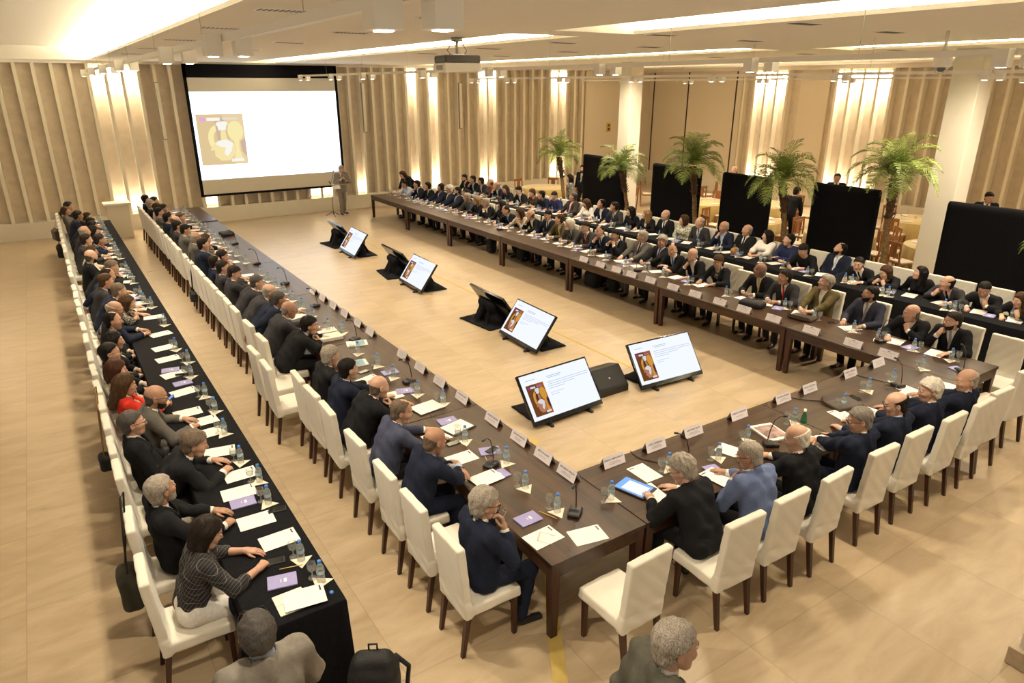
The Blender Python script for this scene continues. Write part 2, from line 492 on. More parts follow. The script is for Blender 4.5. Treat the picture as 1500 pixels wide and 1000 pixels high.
# slim loudspeakers on the walls
def line_speaker(loc, rz, label):
    t = thing('column_speaker', label, 'speaker', loc, rz, None)
    MB().box(-0.06, 0.06, -0.11, 0, -0.85, 0.85).build('body', M_GREYPL, t, 0.008)
    MB().box(-0.05, 0.05, -0.118, -0.11, -0.82, 0.82).build('grille', M_FIN, t)
    return t
line_speaker((0.60 , YB - 0.26, 3.55), 0, 'slim grey column loudspeaker between fins beside the lit bays near the screen')
line_speaker((7.24 , YB - 0.26, 3.55), 0, 'slim grey column loudspeaker on the wall just past the projection screen edge')
line_speaker((11.20, YB - 0.26, 3.55), 0, 'slim grey column loudspeaker on the wall between two lit groups of bays')
line_speaker((-4.2, YB - 0.26, 3.55), 0, 'slim grey column loudspeaker on the plain wall of the aisle side')
line_speaker((XR - 0.26, 5.1, 3.3), -PI / 2, 'slim grey column loudspeaker on the palm-side wall behind the last column')

# exit sign and floor tape
t = thing('wall_sign', 'small yellow wall sign on the sand coloured panel behind the palms', 'sign', (19.0, YB - 0.10, 2.52))
MB().box(-0.12, 0.12, -0.02, 0, -0.20, 0.20).build('plate', mat('sign_yellow', (0.62, 0.40, 0.04), 0.5), t)
MB().box(-0.06, 0.06, -0.024, -0.02, 0.03, 0.13).box(-0.06, 0.06, -0.024, -0.02, -0.14, -0.02).build('symbol', M_DARKINK, t)
def tape(pts, w, label):
    P = [Vector(p) for p in pts]; L = []; R_ = []
    for i, p in enumerate(P):
        d = (P[min(i + 1, len(P) - 1)] - P[max(i - 1, 0)]).normalized(); sd = Vector((-d.y, d.x)) * w / 2
        L.append(p + sd); R_.append(p - sd)
    n = len(P)
    mb = MB().add([(p.x, p.y, z) for z in (0.0006, 0.004) for p in L + R_], [f for i in range(n - 1) for f in ((2 * n + i, 3 * n + i, 3 * n + i + 1, 2 * n + i + 1), (i, 2 * n + i, 2 * n + i + 1, i + 1), (n + i + 1, 3 * n + i + 1, 3 * n + i, n + i))])
    return tag(mb.build('cable_tape', M_TAPE), label, 'tape')
tape([(4.62, 3.6), (4.62, 7.3), (4.70, 14.0), (4.78, 19.2), (4.34, 20.8), (1.6, 20.9)], 0.05, 'thin yellow cable tape running down the middle of the open floor')
tape([(-1.9, -2.72), (-0.18, -0.38), (0.05, 0.0), (1.9, 2.95)], 0.12, 'wide yellow cable tape crossing the floor under the wooden table corner')
# ------------------------------------------------------------------ signed-distance modelling helpers
f32 = np.float32
def cone(a, b, r1, r2, k=0.02, sub=False): return ('c', np.array(a, f32), np.array(b, f32), r1, r2, k, sub)
def ell(c, r, k=0.02, R=None, sub=False): return ('e', np.array(c, f32), np.array(r, f32), None if R is None else np.array(R, f32), 0, k, sub)
def rbox(c, h, r, k=0.02, R=None, sub=False): return ('b', np.array(c, f32), np.array(h, f32), None if R is None else np.array(R, f32), r, k, sub)

def prim_d(p, x, y, z):
    if p[0] == 'c':
        a, b, r1, r2 = p[1:5]
        ab = b - a; L = float(ab @ ab) + 1e-9
        px, py, pz = x - a[0], y - a[1], z - a[2]
        t = np.clip((px * ab[0] + py * ab[1] + pz * ab[2]) / L, 0, 1)
        dx = px - t * ab[0]; dy = py - t * ab[1]; dz = pz - t * ab[2]
        return np.sqrt(dx * dx + dy * dy + dz * dz) - (r1 + (r2 - r1) * t)
    c, r, R = p[1:4]
    px, py, pz = x - c[0], y - c[1], z - c[2]
    if R is not None:
        px, py, pz = (px * R[0, 0] + py * R[1, 0] + pz * R[2, 0], px * R[0, 1] + py * R[1, 1] + pz * R[2, 1], px * R[0, 2] + py * R[1, 2] + pz * R[2, 2])
    if p[0] == 'e':
        k0 = np.sqrt((px / r[0]) ** 2 + (py / r[1]) ** 2 + (pz / r[2]) ** 2)
        k1 = np.sqrt((px / r[0] ** 2) ** 2 + (py / r[1] ** 2) ** 2 + (pz / r[2] ** 2) ** 2) + 1e-6
        return k0 * (k0 - 1.0) / k1
    rr = p[4]
    qx = np.abs(px) - (r[0] - rr); qy = np.abs(py) - (r[1] - rr); qz = np.abs(pz) - (r[2] - rr)
    o = np.sqrt(np.maximum(qx, 0) ** 2 + np.maximum(qy, 0) ** 2 + np.maximum(qz, 0) ** 2)
    return o + np.minimum(np.maximum(qx, np.maximum(qy, qz)), 0) - rr

def prim_box(p):
    if p[0] == 'c':
        r = max(p[3], p[4])
        return np.minimum(p[1], p[2]) - r, np.maximum(p[1], p[2]) + r
    r = p[2] if p[3] is None else np.full(3, float(np.linalg.norm(p[2])), f32)
    return p[1] - r, p[1] + r

def smin(a, b, k):
    h = np.maximum(k - np.abs(a - b), 0) / k
    return np.minimum(a, b) - h * h * (k * 0.25)

def sdf_pts(prims, P):
    x, y, z = P[:, 0], P[:, 1], P[:, 2]
    F = np.full(len(P), 0.15, f32)
    for p in prims:
        d = prim_d(p, x, y, z)
        F = -smin(-F, d, p[5]) if p[6] else smin(F, d, p[5])
    return F

def sdf_mesh(prims, h, cut=None, disp=None, grow=0.0):
    bb = [prim_box(p) for p in prims if not p[6]]
    pad = 3 * h + grow + 0.012
    lo = np.min([b[0] for b in bb], 0) - pad; hi = np.max([b[1] for b in bb], 0) + pad
    n = np.ceil((hi - lo) / h).astype(int) + 1
    ax = [(lo[i] + h * np.arange(n[i])).astype(f32) for i in range(3)]
    F = np.full(n, 0.15, f32)
    for p in prims:
        a, b = prim_box(p)
        m = p[5] + 2 * h + grow
        i0 = np.maximum(np.floor((a - m - lo) / h).astype(int), 0); i1 = np.minimum(np.ceil((b + m - lo) / h).astype(int) + 1, n)
        if (i1 <= i0).any():
            continue
        sl = tuple(slice(i0[k], i1[k]) for k in range(3))
        d = prim_d(p, ax[0][sl[0], None, None], ax[1][None, sl[1], None], ax[2][None, None, sl[2]])
        F[sl] = -smin(-F[sl], d, p[5]) if p[6] else smin(F[sl], d, p[5])
    X, Y, Z = ax[0][:, None, None], ax[1][None, :, None], ax[2][None, None, :]
    if grow: F = F - grow
    if disp is not None: F = F + disp(X, Y, Z)
    if cut is not None: F = np.maximum(F, cut(X, Y, Z))
    return surface_nets(F, lo, h)

_E = [(0, 1), (2, 3), (4, 5), (6, 7), (0, 2), (1, 3), (4, 6), (5, 7), (0, 4), (1, 5), (2, 6), (3, 7)]   # corner = 4x+2y+z
def surface_nets(F, lo, h):
    s = F < 0
    c = np.zeros(tuple(d - 1 for d in F.shape), np.int8)
    for q in range(8):
        i, j, k = q >> 2 & 1, q >> 1 & 1, q & 1
        c += s[i:F.shape[0] - 1 + i, j:F.shape[1] - 1 + j, k:F.shape[2] - 1 + k]
    act = np.argwhere((c > 0) & (c < 8))
    if len(act) == 0:
        return np.zeros((0, 3), f32), np.zeros((0, 4), np.int32)
    idx = np.full(c.shape, -1, np.int32); idx[tuple(act.T)] = np.arange(len(act))
    V = np.stack([F[act[:, 0] + (q >> 2 & 1), act[:, 1] + (q >> 1 & 1), act[:, 2] + (q & 1)] for q in range(8)], 1)
    offs = np.array([[q >> 2 & 1, q >> 1 & 1, q & 1] for q in range(8)], f32)
    acc = np.zeros((len(act), 3), f32); cnt = np.zeros(len(act), f32)
    for a, b in _E:
        m = (V[:, a] < 0) != (V[:, b] < 0)
        t = V[:, a] / np.where(m, V[:, a] - V[:, b], 1)
        acc[m] += offs[a] + (offs[b] - offs[a]) * t[m][:, None]; cnt[m] += 1
    P = lo + h * (act + acc / cnt[:, None])
    Q = []
    for ax in range(3):
        o1, o2 = (ax + 1) % 3, (ax + 2) % 3
        sl0 = [slice(None)] * 3; sl1 = [slice(None)] * 3
        sl0[ax] = slice(0, -1); sl1[ax] = slice(1, None)
        A, B = s[tuple(sl0)], s[tuple(sl1)]
        e = np.argwhere(A != B)
        e = e[(e[:, o1] > 0) & (e[:, o2] > 0) & (e[:, o1] < F.shape[o1] - 1) & (e[:, o2] < F.shape[o2] - 1)]
        ins = A[tuple(e.T)]
        d1 = np.zeros(3, int); d1[o1] = 1; d2 = np.zeros(3, int); d2[o2] = 1
        q = np.stack([idx[tuple((e - d1 - d2).T)], idx[tuple((e - d2).T)], idx[tuple(e.T)], idx[tuple((e - d1).T)]], 1)
        q[~ins] = q[~ins][:, ::-1]
        Q.append(q)
    return P.astype(f32), np.concatenate(Q).astype(np.int32)

def np_mesh(name, parts, mats, smooth=True):
    """parts: list of (V, Q, material index or array)"""
    me = bpy.data.meshes.new(name)
    nv = sum(len(p[0]) for p in parts); nq = sum(len(p[1]) for p in parts)
    V = np.concatenate([p[0] for p in parts]).astype(f32)
    b = 0; Qs = []; mi = []
    for p in parts:
        Qs.append(p[1] + b); b += len(p[0])
        mi.append(np.full(len(p[1]), p[2], np.int32) if np.isscalar(p[2]) else p[2])
    Q = np.concatenate(Qs).astype(np.int32); mi = np.concatenate(mi).astype(np.int32)
    me.vertices.add(nv); me.vertices.foreach_set('co', V.ravel())
    me.loops.add(nq * 4); me.loops.foreach_set('vertex_index', Q.ravel())
    me.polygons.add(nq); me.polygons.foreach_set('loop_start', np.arange(0, nq * 4, 4, dtype=np.int32))
    me.polygons.foreach_set('material_index', mi)
    me.polygons.foreach_set('use_smooth', np.full(nq, smooth))
    for m in mats: me.materials.append(m)
    me.update(calc_edges=True)
    return me

def np_obj(name, parts, mats, parent=None):
    o = bpy.data.objects.new(name, np_mesh(name, parts, mats if isinstance(mats, (list, tuple)) else [mats]))
    return link(o, parent)

# ------------------------------------------------------------------ projection screen
def graphic_polys(w, h):
    """the slide picture: warm field, ring of lamps, a hand with a raised finger under a cook's hat, purple disc and title bars"""
    P = []
    rect = lambda x0, x1, y0, y1: [(x0 * w, y0 * h), (x1 * w, y0 * h), (x1 * w, y1 * h), (x0 * w, y1 * h)]
    def blob(cx, cy, rx, ry, n=20): return [((cx + rx * math.cos(2 * PI * k / n)) * w, (cy + ry * math.sin(2 * PI * k / n)) * h) for k in range(n)]
    P.append(('field', rect(0, 1, 0, 1)))
    P.append(('field2', [(.55 * w, h), (w, h), (w, 0), (.72 * w, 0), (.62 * w, .4 * h), (.70 * w, .6 * h)]))
    ring = []
    for k in range(21):
        a = math.radians(70 + 200 * k / 20); ring.append(((.42 + .22 * math.cos(a)) * w, (.52 + .27 * math.sin(a)) * h))
    for k in range(20, -1, -1):
        a = math.radians(70 + 200 * k / 20); ring.append(((.44 + .12 * math.cos(a)) * w, (.52 + .17 * math.sin(a)) * h))
    P.append(('glow', ring))
    P.append(('glow', blob(.80, .66, .17, .20)))
    P.append(('glow', [(.74 * w, .5 * h), (.86 * w, .5 * h), (.84 * w, .30 * h), (.92 * w, .05 * h), (.70 * w, .05 * h), (.77 * w, .30 * h)]))
    P.append(('shade', [(.38 * w, .92 * h), (.60 * w, .92 * h), (.56 * w, .48 * h), (.40 * w, .48 * h)]))
    P.append(('shade', [(.88 * w, .45 * h), (w, .52 * h), (w, .12 * h), (.90 * w, .25 * h)]))
    hand = [(.30, .30), (.30, .18), (.42, .08), (.60, .08), (.72, .18), (.76, .30), (.74, .41), (.66, .43), (.62, .40), (.60, .52), (.58, .70), (.50, .72), (.47, .60), (.47, .46), (.40, .48), (.33, .43), (.24, .36), (.22, .28)]
    P.append(('skin', [(x * w, y * h) for x, y in hand]))
    P.append(('white', [(x * w, y * h) for x, y in [(.33, .42), (.42, .48), (.60, .50), (.72, .42), (.66, .26), (.56, .16), (.50, .22), (.55, .34), (.44, .36)]]))
    P.append(('white', [(x * w, y * h) for x, y in [(.44, .68), (.60, .69), (.62, .77), (.66, .82), (.60, .86), (.44, .85), (.39, .80), (.43, .76)]]))
    P.append(('purple', blob(.13, .90, .065, .048)))
    P.append(('white', rect(.22, .50, .87, .93)))
    P.append(('pale', rect(.55, .88, .885, .925)))
    P.append(('white', rect(.64, .92, .05, .11)))
    return P

def graphic(parent, M, w, h, pal, strength, name='slide_picture'):
    cols = list(pal.keys())
    mb = MB().at(M)
    for i, (k, pts) in enumerate(graphic_polys(w, h)):
        mb.mat(cols.index(k)).poly(pts, 0.0002 * i)
    return mb.build(name, [emis('slide_%s_%s' % (strength, k), pal[k], strength) for k in cols], parent)

PAL_TV = {'field': (.22, .075, .02), 'field2': (.50, .13, .025), 'glow': (.85, .42, .06), 'shade': (.055, .03, .055), 'skin': (.62, .27, .15), 'white': (.95, .92, .95), 'purple': (.45, .05, .40), 'pale': (.35, .25, .55)}
PAL_PJ = {'field': (.80, .60, .33), 'field2': (.88, .68, .40), 'glow': (1, .88, .45), 'shade': (.66, .50, .36), 'skin': (.98, .82, .42), 'white': (1, .98, .90), 'purple': (.80, .45, .75), 'pale': (.85, .78, .62)}

SY = YB - 0.36
scr = thing('projection_screen', 'large white projection screen hanging on the wall, slide lit on it', 'projection screen', (0, SY, 0))
MB().box(1.42, 6.26, 0, 0.02, 0.90, 4.56).build('screen_fabric', M_SCREENFABRIC, scr)
MB().box(1.38, 1.47, -0.012, 0.03, 0.86, H - 0.07).box(6.21, 6.30, -0.012, 0.03, 0.86, H - 0.07).box(1.38, 6.30, -0.012, 0.03, 0.86, 0.93).box(1.38, 6.30, -0.012, 0.03, 4.53, H - 0.07).build('black_border', M_BLACKCLOTH, scr)
MB().box(1.47, 6.21, -0.004, 0, 1.40, 4.12).build('projected_slide', emis('projected_white', (0.80, 0.92, 1.0), 1.9), scr)
graphic(scr, T(1.56, -0.006, 1.86) @ RX(PI / 2), 1.44, 1.58, PAL_PJ, 0.80)

# ------------------------------------------------------------------ wooden conference tables
TH = 0.76
def wood_table(x0, x1, y0, y1, label, cross=False, h=TH):
    m = M_WOODX if cross else M_WOOD
    cx, cy = (x0 + x1) / 2, (y0 + y1) / 2
    a, b = (x1 - x0) / 2 - 0.004, (y1 - y0) / 2 - 0.004
    t = thing('conference_table', label, 'table', (cx, cy, 0), 0, 'dark wooden conference tables')
    MB().box(-a, a, -b, b, h - 0.04, h).build('tabletop', m, t, 0.004)
    e = 0.012
    ox, oy, ix, iy = a - e, b - e, a - e - 0.03, b - e - 0.03
    vs_ = [(sx * x, sy * y, z) for z in (h - 0.15, h - 0.04) for x, y in ((ox, oy), (ix, iy)) for sx, sy in ((-1, -1), (1, -1), (1, 1), (-1, 1))]
    fs = []
    for k in range(4):
        j = (k + 1) % 4
        fs += [(k, j, 8 + j, 8 + k), (4 + j, 4 + k, 12 + k, 12 + j), (j, k, 4 + k, 4 + j)]
    MB().add(vs_, fs).build('apron', m, t)
    for sx in (-1, 1):
        for sy in (-1, 1):
            px_, py_ = sx * (a - e - 0.045), sy * (b - e - 0.045)
            MB().taper(px_ + sx * 0.002, py_ + sy * 0.002, 0, h - 0.045, 0.032, 0.032, 0.045, 0.045).build('leg', M_LEG, t, 0.003)
    return t
LTAB = [0.0, 2.86, 5.69, 8.52, 11.35, 14.18, 17.0, 19.7]
for k in range(7):
    wood_table(0, 1.022, LTAB[k], LTAB[k + 1], 'dark wooden conference table, %s from the near corner of the aisle-side wooden tables' % ORD[k], h=TH + (0.02 if k == 6 else 0))
wood_table(1.022, 3.83, 0.0, 1.015, 'dark wooden cross table starting at the near table corner by the empty chair', True)
wood_table(3.83, 6.46, 0.0, 1.015, 'dark wooden cross table carrying the brown leather folder and green bottle', True)
RTAB = [0.0, 2.593] + [2.593 + 2.772 * k for k in range(1, 7)]
for k in range(7):
    wood_table(6.46, 7.48, RTAB[k], RTAB[k + 1], 'dark wooden conference table, %s from the near corner of the palm-side wooden tables' % ORD[k])

# ------------------------------------------------------------------ long tables under black cloth
def draped(name, segs, label, sit=-1):
    """segs: list of (x0, x1, y); a long cloth over the table tops with soft folds down the sides"""
    rnd = random.Random(5)
    mb = MB()
    ring = []
    ys_ = [s[2] for s in segs]
    L = []
    def side(pts, n_per):
        out = []
        for (a, b) in zip(pts[:-1], pts[1:]):
            n = max(2, int((Vector(b) - Vector(a)).length / n_per))
            for i in range(n):
                out.append(Vector(a).lerp(Vector(b), i / n))
        return out
    loop = [(s[0], s[2]) for s in segs] + [(s[1], s[2]) for s in reversed(segs)]
    pts = side([(p[0], p[1]) for p in loop] + [loop[0]], 0.055)
    n = len(pts)
    ctr = sum(pts, Vector((0, 0))) / n
    lv = [(TH, 0.0, 0), (TH - 0.012, 0.006, 0), (TH - 0.12, 0.010, 0.15), (0.45, 0.018, 0.5), (0.2, 0.028, 0.85), (0.004, 0.036, 1.0)]
    ph = [rnd.uniform(0, 6.28) for _ in range(6)]
    vs_ = []
    for z, out, amp in lv:
        for i, p in enumerate(pts):
            d = (pts[(i + 1) % n] - pts[i - 1]).normalized(); nrm = Vector((d.y, -d.x))
            s = i * 0.055
            wv = 0.5 * math.sin(s * 9 + ph[0]) + 0.35 * math.sin(s * 17 + ph[1]) + 0.25 * math.sin(s * 4.1 + ph[2])
            o = -(out + amp * 0.022 * wv)
            q = p + nrm * o
            m_ = i / n
            xs_ = [s_[0] if sit < 0 else s_[1] for s_ in segs]
            back = float(np.interp(p.y, ys_, xs_))
            zz = max(z, TH - 0.14) if abs(p.x - back) < 0.03 and ys_[0] + 0.1 < p.y < ys_[-1] - 0.1 else z
            vs_.append((q.x, q.y, zz))
    fs = []
    for r in range(len(lv) - 1):
        for i in range(n):
            j = (i + 1) % n
            fs.append((r * n + i, r * n + j, (r + 1) * n + j, (r + 1) * n + i))
    mb.add(vs_, fs, True)
    for (a, b) in zip(segs[:-1], segs[1:]):
        mb.add([(a[0], a[2], TH), (a[1], a[2], TH), (b[1], b[2], TH), (b[0], b[2], TH)], [(0, 1, 2, 3)])
    o = mb.build(name, M_BLACKCLOTH)
    return tag(o, label, 'draped table')
draped('draped_table', [(-2.15, -1.484, y) for y in (0.54, 7.0, 13.0, 18.85)], 'long narrow table under black cloth beside the bare aisle floor')
draped('draped_table', [(9.36, 10.02, y) for y in (-1.4, 3.0, 8.0)] + [(9.25, 9.91, 11.0), (9.10, 9.76, 14.0), (8.98, 9.64, 18.9)], 'long narrow table under black cloth in front of the palms', 1)

# ------------------------------------------------------------------ chairs
def make_chair():
    t = thing('dining_chair', 'white slipcovered dining chair', 'chair')
    tilt = 0.09
    R = np.array(RX(tilt).to_3x3())
    prims = [rbox((0, 0.02, 0.435), (0.225, 0.245, 0.050), 0.022, 0.035),
             rbox((0, -0.245, 0.70), (0.216, 0.036, 0.345), 0.016, 0.02, R),
             rbox((0, -0.222, 0.44), (0.222, 0.034, 0.085), 0.02, 0.02)]
    disp = lambda X, Y, Z: 0.0022 * np.sin(31 * X + 22 * Z) * np.sin(17 * Z + 9 * X) + 0.002 * np.sin(40 * Z + 13 * X + 20 * Y) * (Z < 0.55)
    cut = lambda X, Y, Z: (0.372 - Z) + 0 * X + 0 * Y
    V, Q = sdf_mesh(prims, 0.0105, cut, disp)
    np_obj('slipcover', [(V, Q, 0)], M_COVER, t)
    for sx in (-1, 1):
        MB().taper(sx * 0.185, 0.215, 0, 0.40, 0.016, 0.016, 0.022, 0.022).build('leg', M_LEG, t)
        MB().taper(sx * 0.185, -0.275, 0, 0.40, 0.016, 0.016, 0.023, 0.023, 0, 0.06).build('leg', M_LEG, t)
    return t
CHAIR0 = make_chair()
_cused = [False]
def place_chair(x, y, rz, label, group):
    if not _cused[0]:
        _cused[0] = True
        CHAIR0.location = (x, y, 0); CHAIR0.rotation_euler = (0, 0, rz); CHAIR0['label'] = label; CHAIR0['group'] = group
        return CHAIR0
    return dup(CHAIR0, (x, y, 0), rz, label, group)

# ------------------------------------------------------------------ monitors lying against black-draped stands
TVW, TVH = 1.24, 0.72
def drape_mesh(side, seed):
    rnd = random.Random(seed)
    prims = [cone((-0.28, 0.20, 0.10), (0.28, 0.20, 0.10), 0.15, 0.15, 0.06), cone((-0.22, 0.27, 0.36), (0.22, 0.27, 0.36), 0.09, 0.09, 0.12),
             rbox((0.02, 0.34, 0.016), (0.50, 0.26, 0.016), 0.012, 0.05, np.array(RZ(rnd.uniform(-.15, .15)).to_3x3()))]
    for k in range(5):
        x = rnd.uniform(-0.28, 0.28)
        prims.append(cone((x * .7, 0.32, 0.32), (x, 0.38 + rnd.uniform(0, .12), 0.02), 0.03, 0.035, 0.05))
    cut = lambda X, Y, Z: np.maximum(0.003 - Z, (0.714 * Z - 0.05 - Y) * 0.8 - 0.0 * X)
    return sdf_mesh(prims, 0.022, cut)
def monitor(x, y, rz, label, seed, lines):
    """screen faces local -y, leaning back; bottom edge centre at the origin"""
    t = thing('floor_monitor', label, 'monitor', (x, y, 0), rz, 'monitors on the open floor')
    tl = 0.62
    A = T(0, 0, 0.055) @ RX(-tl)          # local frame of the panel: x right, z up along the panel
    MB().at(A).box(-TVW / 2, TVW / 2, 0.0, 0.045, 0, TVH).build('case', M_GLOSSBLACK, t, 0.004)
    MB().at(A).box(-TVW / 2 + .08, TVW / 2 - .08, 0.045, 0.075, 0.05, TVH * 0.6).build('rear_cover', M_DARKGREY, t, 0.01)
    p = MB().at(A).box(-TVW / 2 + .022, TVW / 2 - .022, -0.003, 0.0, 0.065, TVH - .022).build('screen', emis('monitor_white', (0.86, 0.90, 1.0), 0.90), t)
    graphic(t, A @ T(-0.545, -0.0036, 0.115) @ RX(PI / 2), 0.30, 0.44, PAL_TV, 0.62)
    ln = MB().at(A @ T(0, -0.0036, 0) @ RX(PI / 2))
    rnd = random.Random(seed)
    if lines:
        ln.poly([(-.16, .60), (.10, .60), (.10, .608), (-.16, .608)]).poly([(-.14, .578), (.08, .578), (.08, .585), (-.14, .585)]).poly([(-.52, .615), (-.36, .615), (-.36, .622), (-.52, .622)])
        for i in range(4):
            e = .56 if i < 2 else (.30, .10)[i - 2]
            ln.poly([(-.18, .52 - .03 * i), (e, .52 - .03 * i), (e, .526 - .03 * i), (-.18, .526 - .03 * i)])
        for i in range(2):
            ln.poly([(-.18, .37 - .03 * i), (.06 - .1 * i, .37 - .03 * i), (.06 - .1 * i, .375 - .03 * i), (-.18, .375 - .03 * i)])
        ln.build('slide_lines', emis('slide_pale_blue', (0.40, 0.50, 0.66), 0.8), t)
    for s in (-1, 1):
        MB().at(T(s * 0.36, 0, 0)).box(-0.02, 0.02, -0.06, 0.10, 0, 0.03).box(-0.015, 0.015, -0.005, 0.03, 0.02, 0.075).build('foot', M_BLACK, t)
    V, Q = drape_mesh(1, seed)
    V = V * np.array([1, 1, 1], f32) + np.array([0, 0.12, 0], f32)
    np_obj('stand_cloth', [(V, Q, 0)], M_BLACKCLOTH, t)
    return t
monitor(2.66, 3.14, 0.06, 'screen-side up monitor on the floor closest to the corner name cards, slide showing', 1, True)
monitor(4.68, 3.17, -0.05, 'floor monitor with slide on the palm side of the wedge loudspeaker', 2, True)
pairs = [(5.93, 'by the cross tables'), (10.28, 'in the middle of the floor'), (14.20, 'nearest to the presenter')]
pn = ['pair next to cross tables', 'middle pair on the floor', 'pair toward the presenter']
for k, (yc, _) in enumerate(pairs):
    monitor(3.62, yc, -PI / 2 - 0.04, 'leaning monitor with lit slide facing the aisle side, ' + pn[k], 10 + k, True)
    monitor(4.28, yc + 1.36, PI / 2 - 0.02, 'leaning monitor seen from its dark back, ' + pn[k], 20 + k, True)

# wedge loudspeaker between the two near monitors
t = thing('stage_monitor_speaker', 'black wedge loudspeaker on the floor between two lit monitors', 'loudspeaker', (3.66, 3.62, 0), 0.02)
w = MB().add([(-.31, -.22, 0), (.31, -.22, 0), (.31, .24, 0), (-.31, .24, 0), (-.31, -.22, .10), (.31, -.22, .10), (.31, .02, .36), (-.31, .02, .36), (.31, .24, .30), (-.31, .24, .30)],
             [(0, 3, 2, 1), (0, 1, 5, 4), (4, 5, 6, 7), (7, 6, 8, 9), (9, 8, 2, 3), (0, 4, 7, 9, 3), (1, 2, 8, 6, 5)])
w.build('cabinet', M_BLACK, t, 0.012)
n_ = Vector((0, -0.26, 0.24)).normalized()
g = MB().add([(-.27, -.205, .125), (.27, -.205, .125), (.27, .0, .345), (-.27, .0, .345)], [(0, 1, 2, 3)])
for v in range(4): g.v[v] = tuple(Vector(g.v[v]) + Vector((0, -.006, .006)) * 1.5)
g.build('grille', mat('speaker_grille', (0.02, 0.02, 0.022), 0.6, bump=0.6, bscale=300), t)
MB().at(T(0, -.12, .235) @ RX(0.82)).box(-.012, .012, -.012, .012, 0, .006).build('badge', M_STEEL, t)

# ------------------------------------------------------------------ ceiling: tracks with cube spots, vents, projector, dome camera
def spot(loc, parent, power=SPOT_W):
    d = bpy.data.lights.new('spot_lamp', 'SPOT'); d.energy = power; d.color = WARM; d.spot_size = 2.1; d.spot_blend = 0.8; d.shadow_soft_size = 0.03
    o = bpy.data.objects.new('spot_lamp', d); link(o, parent); o.location = loc
    return o
def track(x, y0, y1, z, pairs_, label, big=0.10, cable=True):
    t = thing('track_light', label, 'track light', (x, (y0 + y1) / 2, z), 0, 'ceiling tracks with cube spots')
    yc = (y0 + y1) / 2
    MB().box(-0.02, 0.02, y0 - yc, y1 - yc, -0.022, 0.022).build('rail', M_WHITE, t)
    for y in pairs_:
        for dy in (0.06, -0.06):
            s = -1 if dy > 0 else 1
            c = MB().box(s * 0.025, s * (0.025 + big), y + dy - yc - big / 2, y + dy - yc + big / 2, -0.105, 0.02).build('cube_lamp', M_WHITE, t, 0.003)
            MB().at(T(s * (0.025 + big / 2), y + dy - yc, -0.106)).box(-0.025, 0.025, -0.025, 0.025, -0.003, 0).build('lens', M_LAMP, c)
            spot((s * (0.025 + big / 2), y + dy - yc, -0.125), t)
    cb_ = MB()
    yy = y0 + 0.5
    while yy < y1:
        cb_.tube([(0, yy - yc, 0.03), (0, yy - yc, H - z - 0.02)], 0.0025, 4)
        yy += 2.2
    cb_.build('suspension_wires', M_STEEL, t)
    return t
track(-1.66, -3.0, 13.6, 4.575, [-1.37, 1.2, 2.97, 6.6, 8.9, 11.1, 13.2], 'white ceiling track with cube spots above the aisle-side tables')
track(3.2, -2.6, 15.3, 4.53, [-1.11, 1.08, 3.31, 5.88, 8.11, 10.84, 12.77, 15.0], 'white ceiling track with cube spots down the middle, starting by the projection screen')
track(8.1, -2.0, 15.0, 4.475, [-1.0, 1.16, 3.38, 5.88, 8.08, 10.6, 12.9, 14.8], 'white ceiling track with cube spots above the palm-side tables')
track(14.3, -1.0, 17.6, 4.46, [0.7, 3.2, 7.1, 9.65, 12.4, 15.3], 'white ceiling track with cube spots above the banquet tables')

def vent(x, y, k):
    t = thing('ceiling_vent', 'slotted ceiling air vent, %s' % k, 'air vent', (x, y, H - 0.024), 0, 'slotted air vents in the ceiling')
    MB().box(-0.26, 0.26, -0.10, 0.10, -0.006, 0.012).build('frame', M_WHITE, t)
    s = MB()
    for i in range(9):
        s.box(-0.23 + i * 0.052, -0.205 + i * 0.052, -0.075, 0.075, -0.010, -0.005)
    s.build('grille', M_DARKGREY, t)
vents = [(-0.55, y) for y in (3.7, 6.3, 9.2, 12.4, 15.4)] + [(1.1, y) for y in (3.6, 6.2, 9.0, 11.8)] + [(4.95, y) for y in (1.9, 4.2, 6.5, 8.9, 11.5)] + [(7.1, y) for y in (2.1, 4.4, 6.7, 9.1, 11.8)] + [(12.3, y) for y in (4.9, 7.0, 9.6)] + [(7.4, 14.6)]
lines_ = {-0.55: 'in the line beside the aisle-side glow', 1.1: 'in the line short of the projector', 4.95: 'in the line beyond the projector', 7.1: 'in the line over the palm-side wooden tables', 12.3: 'in the line over the palms', 7.4: 'in the line over the palm-side wooden tables'}
cnt = {}
for x, y in vents:
    nm = lines_[x]; cnt[nm] = cnt.get(nm, 0) + 1
    vent(x, y, ORD[cnt[nm] - 1] + ' ' + nm)

